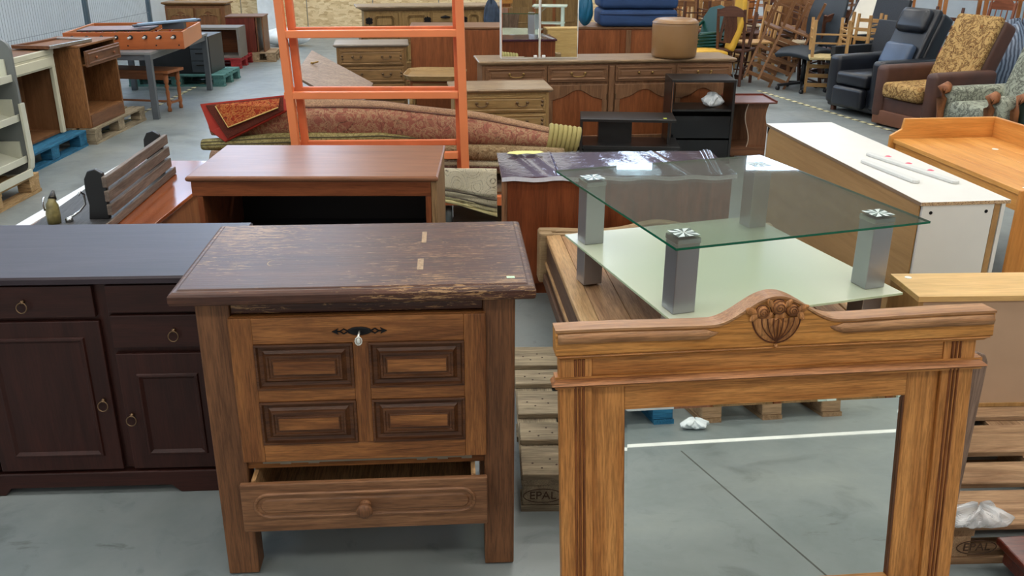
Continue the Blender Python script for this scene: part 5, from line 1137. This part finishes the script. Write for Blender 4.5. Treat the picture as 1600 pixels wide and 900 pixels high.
# ================================================================== chairs and armchairs on the right
DKW = W3('dark_chair', (72, 44, 34), (104, 68, 50)); MDW = W3('mid_chair', (112, 74, 46), (146, 104, 68)); PLW = W3('pale_chair', (176, 132, 80), (208, 166, 110)); RDW = W3('red_chair', (116, 64, 40), (150, 90, 60)); ORW = W3('orange_chair', (164, 100, 52), (196, 132, 78))
STRAW = plain('straw', (190, 170, 120), .8, var=.2, vs=40)
def wood_chair(label, loc, rz, wd, style='splat', seat=None, H=.95, inv=False, tilt=(0, 0), group=None, W=.44, D=.42, sh=.45, light=False):
    rot = (R(180) + R(tilt[0]) if inv else R(tilt[0]), R(tilt[1]), rz)
    t = thing('dining_chair', label, 'chair', loc, 0, group, rot=rot)
    MB().hexa([(0 - W / 2, 0, sh - .03), (W / 2, 0, sh - .03), (W / 2 - .03, D, sh - .03), (-W / 2 + .03, D, sh - .03), (-W / 2, 0, sh), (W / 2, 0, sh), (W / 2 - .03, D, sh), (-W / 2 + .03, D, sh)]).build('seat', seat or wd[0], t, bevel=.006, seg=1)
    for s in (-1, 1):
        MB().bar((s * (W / 2 - .03), .03, 0), (s * (W / 2 - .03), .03, sh - .03), .034, .034).build('leg', wd[2], t)
        MB().bar((s * (W / 2 - .05), D + .03, 0), (s * (W / 2 - .05), D - .02, sh), .032, .034).build('leg', wd[2], t)
    b = None
    bx = W / 2 - .05; yb = lambda z: D - .02 + (z - sh) * .16
    posts = []
    for s in (-1, 1): posts.append(MB().bar((s * bx, yb(sh), sh), (s * bx, yb(H), H), .030, .030).build('back_post', wd[2], t))
    if style in ('splat', 'arch', 'carved'):
        n = 12; hh = {'splat': .02, 'arch': .06, 'carved': .09}[style]
        poly = [(-bx, H - .09)] + [(bx, H - .09)] + [(bx * (1 - 2 * i / n), H - .02 + hh * math.sin(math.pi * i / n) + (.012 * math.cos(i * 2.6) if style == 'carved' else 0)) for i in range(n + 1)]
        MB().prism(poly, yb(H - .03) - .012, yb(H - .03) + .012).build('top_rail', wd[0], t)
        if style == 'carved':
            for s in (-1, 1): MB().lathe([(.016, H), (.008, H + .02), (.018, H + .05), (.006, H + .085)], (s * bx, yb(H), 0), 8).build('finial', wd[2], t)
        if not light:
            if style == 'arch': MB().hexa([(-.09, yb(sh + .1) - .01, sh + .08), (.09, yb(sh + .1) - .01, sh + .08), (.09, yb(sh + .1) + .01, sh + .08), (-.09, yb(sh + .1) + .01, sh + .08), (-.07, yb(H - .09) - .01, H - .088), (.07, yb(H - .09) - .01, H - .088), (.07, yb(H - .09) + .01, H - .088), (-.07, yb(H - .09) + .01, H - .088)]).build('splat', wd[2], t)
            else:
                for x_ in (-.08, 0, .08): MB().tube([(x_, yb(sh), sh), (x_, yb(sh + .2), sh + .2), (x_, yb(H - .09), H - .088)], [.008, .013, .008], 6).build('spindle', wd[2], t)
    if style == 'ladder':
        for z_ in ([sh + .10 + k * .115 for k in range(int((H - sh - .08) / .115))]):
            MB().box(-bx + .016, bx - .016, yb(z_) - .008, yb(z_) + .010, z_, z_ + .045).build('back_slat', wd[0], t)
    for z_ in (.16, .26):
        if light and z_ > .2: break
        MB().bar((-W / 2 + .04, .03, z_), (W / 2 - .04, .03, z_), .018, .018).build('stretcher', wd[0], t)
        for s in (-1, 1): MB().bar((s * (W / 2 - .035), .045, z_ - .03), (s * (W / 2 - .05), D, z_ - .03), .018, .018).build('stretcher', wd[1], t)
    return t
def armchair(label, loc, rz, body, cush, W=.8, D=.82, sh=.44, ah=.6, bh=1.0, aw=.16, lean=14, back_w=None, piece=None, legm=None, name='armchair', group=None, wing=False):
    t = thing(name, label, 'armchair', loc, rz, group)
    rbox('base', body, t, .02, W - .02, .05, D - .06, .05, sh - .14, .025)
    rbox('seat_cushion', cush, t, aw + .004, W - aw - .004, -.02, D - .18, sh - .14, sh + .01, .045)
    for x0 in (0, W - aw): rbox('armrest', body, t, x0, x0 + aw, .02, D - .04, .08, ah, .05)
    bw = back_w or (W - 2 * aw + .06); b = MB().box(W / 2 - bw / 2, W / 2 + bw / 2, 0, .20, 0, bh - sh + .04)
    b.xform(Matrix.Translation((0, D - .22, sh - .04)) @ Matrix.Rotation(-R(lean), 4, 'X')); bo = b.build('backrest', body, t, bevel=.05, seg=4, smooth=True)
    c = MB().box(W / 2 - bw / 2 + .01, W / 2 + bw / 2 - .01, -.075, .01, .03, bh - sh + .05); c.xform(Matrix.Translation((0, D - .22, sh - .04)) @ Matrix.Rotation(-R(lean), 4, 'X')); c.build('back_cushion', cush, t, bevel=.035, seg=4, smooth=True)
    for x_ in (.06, W - .1):
        for y_ in (.08, D - .14): MB().box(x_, x_ + .045, y_, y_ + .045, 0, .0505).build('foot', legm or DKW[2], t)
    return t
def g3(x, y): return (x, y, 0)
# nearest: green leather, grey floral, brown floral, black recliner
GRN = plain('green_leather', (34, 50, 44), .3, var=.15); 
FLG = rugmat('floral_grey', (168, 172, 154), (140, 146, 132), (82, 82, 76), 2.6, 20)
FLB = rugmat('floral_brown', (196, 160, 104), (150, 104, 58), (84, 50, 30), 2.8, 20); BRV = plain('brown_velvet', (74, 44, 32), .55, var=.2, bmp=.1)
LEA = plain('black_leather', (27, 30, 37), .32, var=.2, bmp=.15, bs=30); WIC = plain('black_wicker', (34, 37, 42), .5, var=.4, vs=90, bmp=.5, bs=160)
honey = W3('honey_frame', (122, 72, 40), (158, 100, 60))
def polar(x, y, rz): return (x, y, 0), R(rz)
def seat_of(x, y, rz, *a, **k): return armchair(a[0], (x, y, 0), R(rz), *a[1:], **k)
t = seat_of(4.16, 7.62, -72, 'dark green leather armchair with honey wood arm beside the pine desk', GRN, GRN, W=.7, D=.75, ah=.56, bh=.9)
for x0 in (.01, .56): MB().tube([(x0 + .06, -.01, .30), (x0 + .06, -.03, .46), (x0 + .06, .0, .56), (x0 + .06, .1, .585), (x0 + .06, .4, .58)], [.03, .035, .04, .035, .02], 10).build('arm_front', honey[2], t, smooth=True)
t = seat_of(3.84, 8.28, -74, 'grey green floral wing armchair with carved wooden arm fronts', FLG, FLG, W=.74, D=.8, ah=.56, bh=1.08, lean=20)
for x0 in (.01, .58): MB().tube([(x0 + .07, .02, .05), (x0 + .07, .0, .2), (x0 + .07, -.02, .34), (x0 + .07, -.03, .46), (x0 + .07, -.02, .54), (x0 + .07, .03, .58)], [.025, .035, .03, .045, .06, .035], 12).build('arm_front', honey[2], t, smooth=True)
t = seat_of(3.66, 9.40, -68, 'brown velvet armchair with beige floral seat and tall floral back', BRV, FLB, W=.8, D=.85, ah=.60, bh=1.12, aw=.15, lean=24)
rbox('plinth', plain('velvet_light', (110, 68, 46), .6), t, .03, .77, .03, .2, .02, .16, .01)
t = seat_of(3.46, 10.25, -66, 'black leather reclining armchair with puffed head cushion', LEA, LEA, W=.8, D=.85, ah=.6, bh=1.12, aw=.17, lean=24)
rbox('footrest', LEA, t, .18, .62, -.06, .045, .08, .30, .04)
h = MB().box(.20, .60, -.12, .02, .44, .70); h.xform(Matrix.Translation((0, .60, .42)) @ Matrix.Rotation(-R(24), 4, 'X')); h.build('head_cushion', LEA, t, bevel=.06, seg=4, smooth=True)
p = MB().box(.22, .60, -.14, -.03, .04, .30); p.xform(Matrix.Translation((0, .60, .42)) @ Matrix.Rotation(-R(24), 4, 'X')); p.build('lumbar_cushion', plain('blue_leather', (66, 82, 106), .35), t, bevel=.04, seg=4, smooth=True)
def wicker(label, x, y, rz, bh=.86, z=0):
    t = thing('wicker_armchair', label, 'armchair', (x, y, z), R(rz)); W, D = .68, .64
    for x0 in (0, W - .07): MB().box(x0, x0 + .07, 0, D, .12, .60).build('armrest', WIC, t, bevel=.01)
    MB().box(.0705, W - .0705, .01, D - .08, .28, .42).build('seat', WIC, t, bevel=.01)
    b = MB().box(.07, W - .07, 0, .06, 0, bh - .36); b.xform(Matrix.Translation((0, D - .1, .36)) @ Matrix.Rotation(-R(12), 4, 'X')); b.build('backrest', WIC, t, bevel=.012)
    for x_ in (.005, W - .055):
        for y_ in (.01, D - .06): MB().box(x_, x_ + .05, y_, y_ + .05, 0, .1195).build('leg', DKW[2], t)
    return t
wicker('black wicker armchair behind the black leather recliner', 3.76, 11.05, -62, .9)
wicker('black wicker armchair standing deepest behind the recliner, its back highest', 4.12, 12.25, -64, 1.08)
# black office chair
def office():
    t = thing('office_chair', 'black office swivel chair with tall back and star base', 'office chair', (3.62, 11.55, 0), R(-52)); bk = plain('office_black', (38, 46, 54), .55, var=.1)
    pm = plain('office_plastic', (18, 20, 24), .4)
    MB().grid(lambda u, v: ((u - .5) * .5, -.27 + .52 * v, .49 + .03 * math.sin(math.pi * v) - .04 * max(0, .2 - v) * 5 - .03 * (2 * u - 1) ** 2), 10, 10).build('seat', bk, t, solid=.06, bevel=.015, smooth=True)
    b = MB().grid(lambda u, v: ((u - .5) * (.40 + .10 * math.sin(math.pi * min(1, v * 1.02)) - .16 * max(0, v - .8) * 5 * .5), .30 + .20 * v - .05 * math.sin(math.pi * v), .52 + .70 * v), 10, 14)
    b.build('backrest', bk, t, solid=.05, bevel=.012, smooth=True)
    MB().tube([(0, 0, .08), (0, 0, .44)], .028, 12).build('gas_lift', pm, t, smooth=True); MB().bar((0, .05, .44), (0, .32, .6), .06, .02).build('back_bracket', pm, t)
    for k in range(5):
        a = k * 2 * math.pi / 5 + .3; c, s = math.cos(a), math.sin(a)
        l = MB().bar((0, 0, .10), (.30 * c, .30 * s, .065), .035, .03).build('star_leg', pm, t); MB().lathe([(.022, -.02), (.027, 0), (.022, .02)], (.30 * c, .30 * s, .028), 12, 'x').build('caster', pm, l, smooth=True)
office()
# green garden armchair and yellow easy chair
def garden():
    t = thing('garden_chair', 'dark green plastic garden armchair before the crowded chairs', 'chair', (2.45, 12.5, 0), R(-62)); g = plain('green_plastic', (10, 62, 52), .3, var=.06)
    MB().box(-.24, .24, -.22, .24, .38, .41).build('seat', g, t, bevel=.01)
    poly = [(-.25, .42), (.25, .42), (.28, .8), (.2, .93), (0, .98), (-.2, .93), (-.28, .8)]
    b = MB().prism(poly, 0, .02); b.xform(Matrix.Translation((0, .24, 0)) @ Matrix.Shear('XZ', 4, (0, .0)) if False else Matrix.Translation((0, .12, 0)) @ Matrix.Rotation(-R(14), 4, 'X')); b.build('backrest', g, t, bevel=.006)
    for s in (-1, 1):
        MB().tube([(s * .27, -.24, 0), (s * .27, -.24, .56), (s * .28, -.18, .62), (s * .28, .15, .62), (s * .26, .30, .72)], .022, 8).build('armrest', g, t, smooth=True)
        for k in range(4): MB().box(s * .27 - .006, s * .27 + .006, -.22, .22, .44 + k * .04, .462 + k * .04).build('slat', g, t)
        MB().bar((s * .25, .3, 0), (s * .24, .2, .4), .04, .04).build('leg', g, t)
garden()
def yellow():
    t = thing('easy_chair', 'yellow upholstered curved easy chair beside the green garden chair', 'chair', (2.50, 11.95, 0), R(-84)); y = plain('yellow_cloth', (206, 160, 48), .6, var=.06)
    MB().grid(lambda u, v: ((u - .5) * .40, -.3 + .5 * v, .40 + .02 * math.sin(3 * v)), 6, 8).build('seat', y, t, solid=.07, bevel=.02, smooth=True)
    MB().grid(lambda u, v: ((u - .5) * (.26 + .10 * math.sin(math.pi * v)), .27 + .10 * v + .04 * math.sin(3 * v), .44 + .72 * v), 8, 12).build('backrest', y, t, solid=.06, bevel=.02, smooth=True)
    for s in (-1, 1): MB().tube([(s * .2, -.24, 0), (s * .2, -.2, .36), (s * .2, .24, .38), (s * .2, .32, 0)], .013, 8).build('leg', CHROME, t, smooth=True)
yellow()
# front individual wooden chairs
wood_chair('dark wooden round-backed chair standing right of the long sideboard end', (2.98, 12.3, 0), R(150), DKW, 'arch')
wood_chair('dark wooden chair upended on the round-backed chair', (2.93, 12.15, .93), R(160), DKW, 'splat', inv=True, tilt=(8, -8), H=.9)
wood_chair('tall ladder-backed brown chair upended and leaning, left of its pair', (3.62, 12.25, 1.10), R(-14), MDW, 'ladder', inv=True, tilt=(0, 20), H=1.12)
wood_chair('tall ladder-backed brown chair upended and leaning, right of its pair', (3.79, 12.05, 1.10), R(-18), MDW, 'ladder', inv=True, tilt=(0, 20), H=1.12)
wood_chair('brown spindle-backed chair leaning behind the black office chair', (3.95, 12.3, 0), R(200), DKW, 'splat', tilt=(-6, 10), H=1.0)
wood_chair('pale pine ladder chair upended beside the black wicker armchair', (3.70, 10.90, .90), R(170), PLW, 'ladder', inv=True, H=.90, seat=STRAW)
wood_chair('pale pine chair with straw seat upended on its twin', (4.15, 11.5, .92), R(140), PLW, 'ladder', inv=True, H=.88, seat=STRAW)
wood_chair('pale pine chair with straw seat standing under its upended twin', (4.3, 11.75, 0), R(-40), PLW, 'ladder', H=.88, seat=STRAW)
# bent white lounge chair
t = thing('lounge_chair', 'cream cushioned lounge chair with bent dark frame', 'armchair', (4.66, 12.95, 0), R(-62)); cm = plain('cream_cloth', (214, 208, 192), .7, var=.04)
MB().grid(lambda u, v: ((u - .5) * .52, .05 + .55 * v, .42 + 1.0 * v ** 1.2 if v > .3 else .42 + 1.0 * v ** 1.2), 6, 14).build('back_cushion', cm, t, solid=.07, bevel=.02, smooth=True)
MB().box(-.26, .26, -.45, .06, .36, .43).build('seat_cushion', cm, t, bevel=.025, smooth=True)
for s in (-1, 1): MB().tube([(s * .29, -.5, .0), (s * .29, -.1, .1), (s * .29, .1, .4), (s * .29, .65, 1.45)], .028, 8).build('bent_frame', plain('frame_black', (24, 22, 24), .4), t, smooth=True); MB().tube([(s * .29, .6, .0), (s * .29, .0, .03), (s * .29, -.5, .03)], .02, 8).build('runner', plain('frame_black', (24, 22, 24), .4), t, smooth=True)
# tall pine frame and the wall row
t = thing('shelf_rack', 'tall open pine shelf frame beside the corrugated wall', 'frame', (6.3, 13.9, 0), R(-12))
for x_ in (0, .55, 1.1):
    for y_ in (0, .35): MB().box(x_, x_ + .05, y_, y_ + .05, 0, 1.5).build('post', ORW[2], t)
for z_ in (.5, .95, 1.3): MB().box(.05, 1.1, 0, .03, z_, z_ + .06).build('rail', ORW[0], t); MB().box(.05, 1.1, .36, .39, z_, z_ + .06).build('rail', ORW[0], t)
for i, (x, y, lb) in enumerate(((6.05, 12.3, 'carved red brown chair with finials behind the recliner'), (7.0, 12.6, 'carved chair with finials and arched rail against the wall'), (6.65, 12.1, 'carved orange brown chair behind the floral back'), (7.35, 11.7, 'dark square-backed wooden chair near the striped bundle'))):
    wood_chair(lb, (x, y, 0), R(-60), (RDW, RDW, ORW, DKW)[i], ('carved', 'carved', 'carved', 'splat')[i], H=(1.0, 1.12, 1.02, 1.0)[i])
wood_chair('dark wooden chair with crimson seat behind the recliner', (5.35, 12.1, 0), R(-50), DKW, 'ladder', seat=plain('crimson', (136, 34, 60), .7))
st, nt, b = newmat('striped_cloth'); wv = nd(nt, 'ShaderNodeTexWave'); wv.inputs['Scale'].default_value = 9; wv.inputs['Distortion'].default_value = 3; nt.links.new(coords(nt, (1, 1, 1), False), wv.inputs['Vector'])
nt.links.new(ramp(nt, wv.outputs[0], [(.35, (56, 66, 84)), (.6, (112, 126, 144))]), b.inputs['Base Color']); b.inputs['Roughness'].default_value = .4
crumple('striped_bundle', 'blue grey striped bundle heaped behind the floral wing armchair', (5.75, 10.7, .0), .42, .4, .92, st, 12, 'bundle', .15)
# crowded rows
random.seed(11)
protos = []
kinds = [('dark brown', DKW, 'arch', .95), ('mid brown', MDW, 'splat', .92), ('reddish', RDW, 'carved', .98), ('orange brown', ORW, 'arch', .96), ('pale', PLW, 'splat', .92), ('beige seated', MDW, 'arch', 1.0)]
for nm, wd, st_, H in kinds:
    protos.append([None, nm, wd, st_, H])
def crowd(x, y, rz, k, inv=False, z=0):
    p = protos[k]; lb = '%s wooden chair %s in the %s crowded row from the back wall' % (p[1], 'upended' if inv else 'standing', ('sixth', 'fifth', 'fourth', 'third', 'second', 'first', 'first')[row]); grp = '%s wooden chairs %s at the back' % (p[1], 'upended' if inv else 'standing')
    if p[0] is None:
        p[0] = wood_chair(lb, (x, y, z), 0, p[2], p[3], H=p[4], group=grp, seat=(plain('beige_seat', (186, 168, 140), .8) if k == 5 else None), light=False); o = p[0]
    else: o = copy_tree(p[0])
    o.location = (x, y, z); o.rotation_euler = (R(180) if inv else 0, 0, rz); o['label'] = lb; o['group'] = grp
y = 12.95; row = 0
while y < 16.9:
    x = 2.45 + .18 * (row % 2) + (0 if y > 13.2 else .7)
    while x < 8.4:
        near = x / (.932 * y + .5) > .44 or (4.0 < x < 5.6 and y < 14.4)
        if not near:
            k = random.choice((0, 0, 1, 1, 2, 3, 3, 4, 5)); rz = random.choice((0, R(180), R(90), R(-70))) + random.uniform(-.3, .3)
            crowd(x, y, rz, k)
            if random.random() < .5: crowd(x + .03, y + .05, rz + R(180), random.choice((0, 1, 2, 3, 4)), True, .93 + .0)
        x += random.uniform(.52, .62)
    y += .66; row += 1
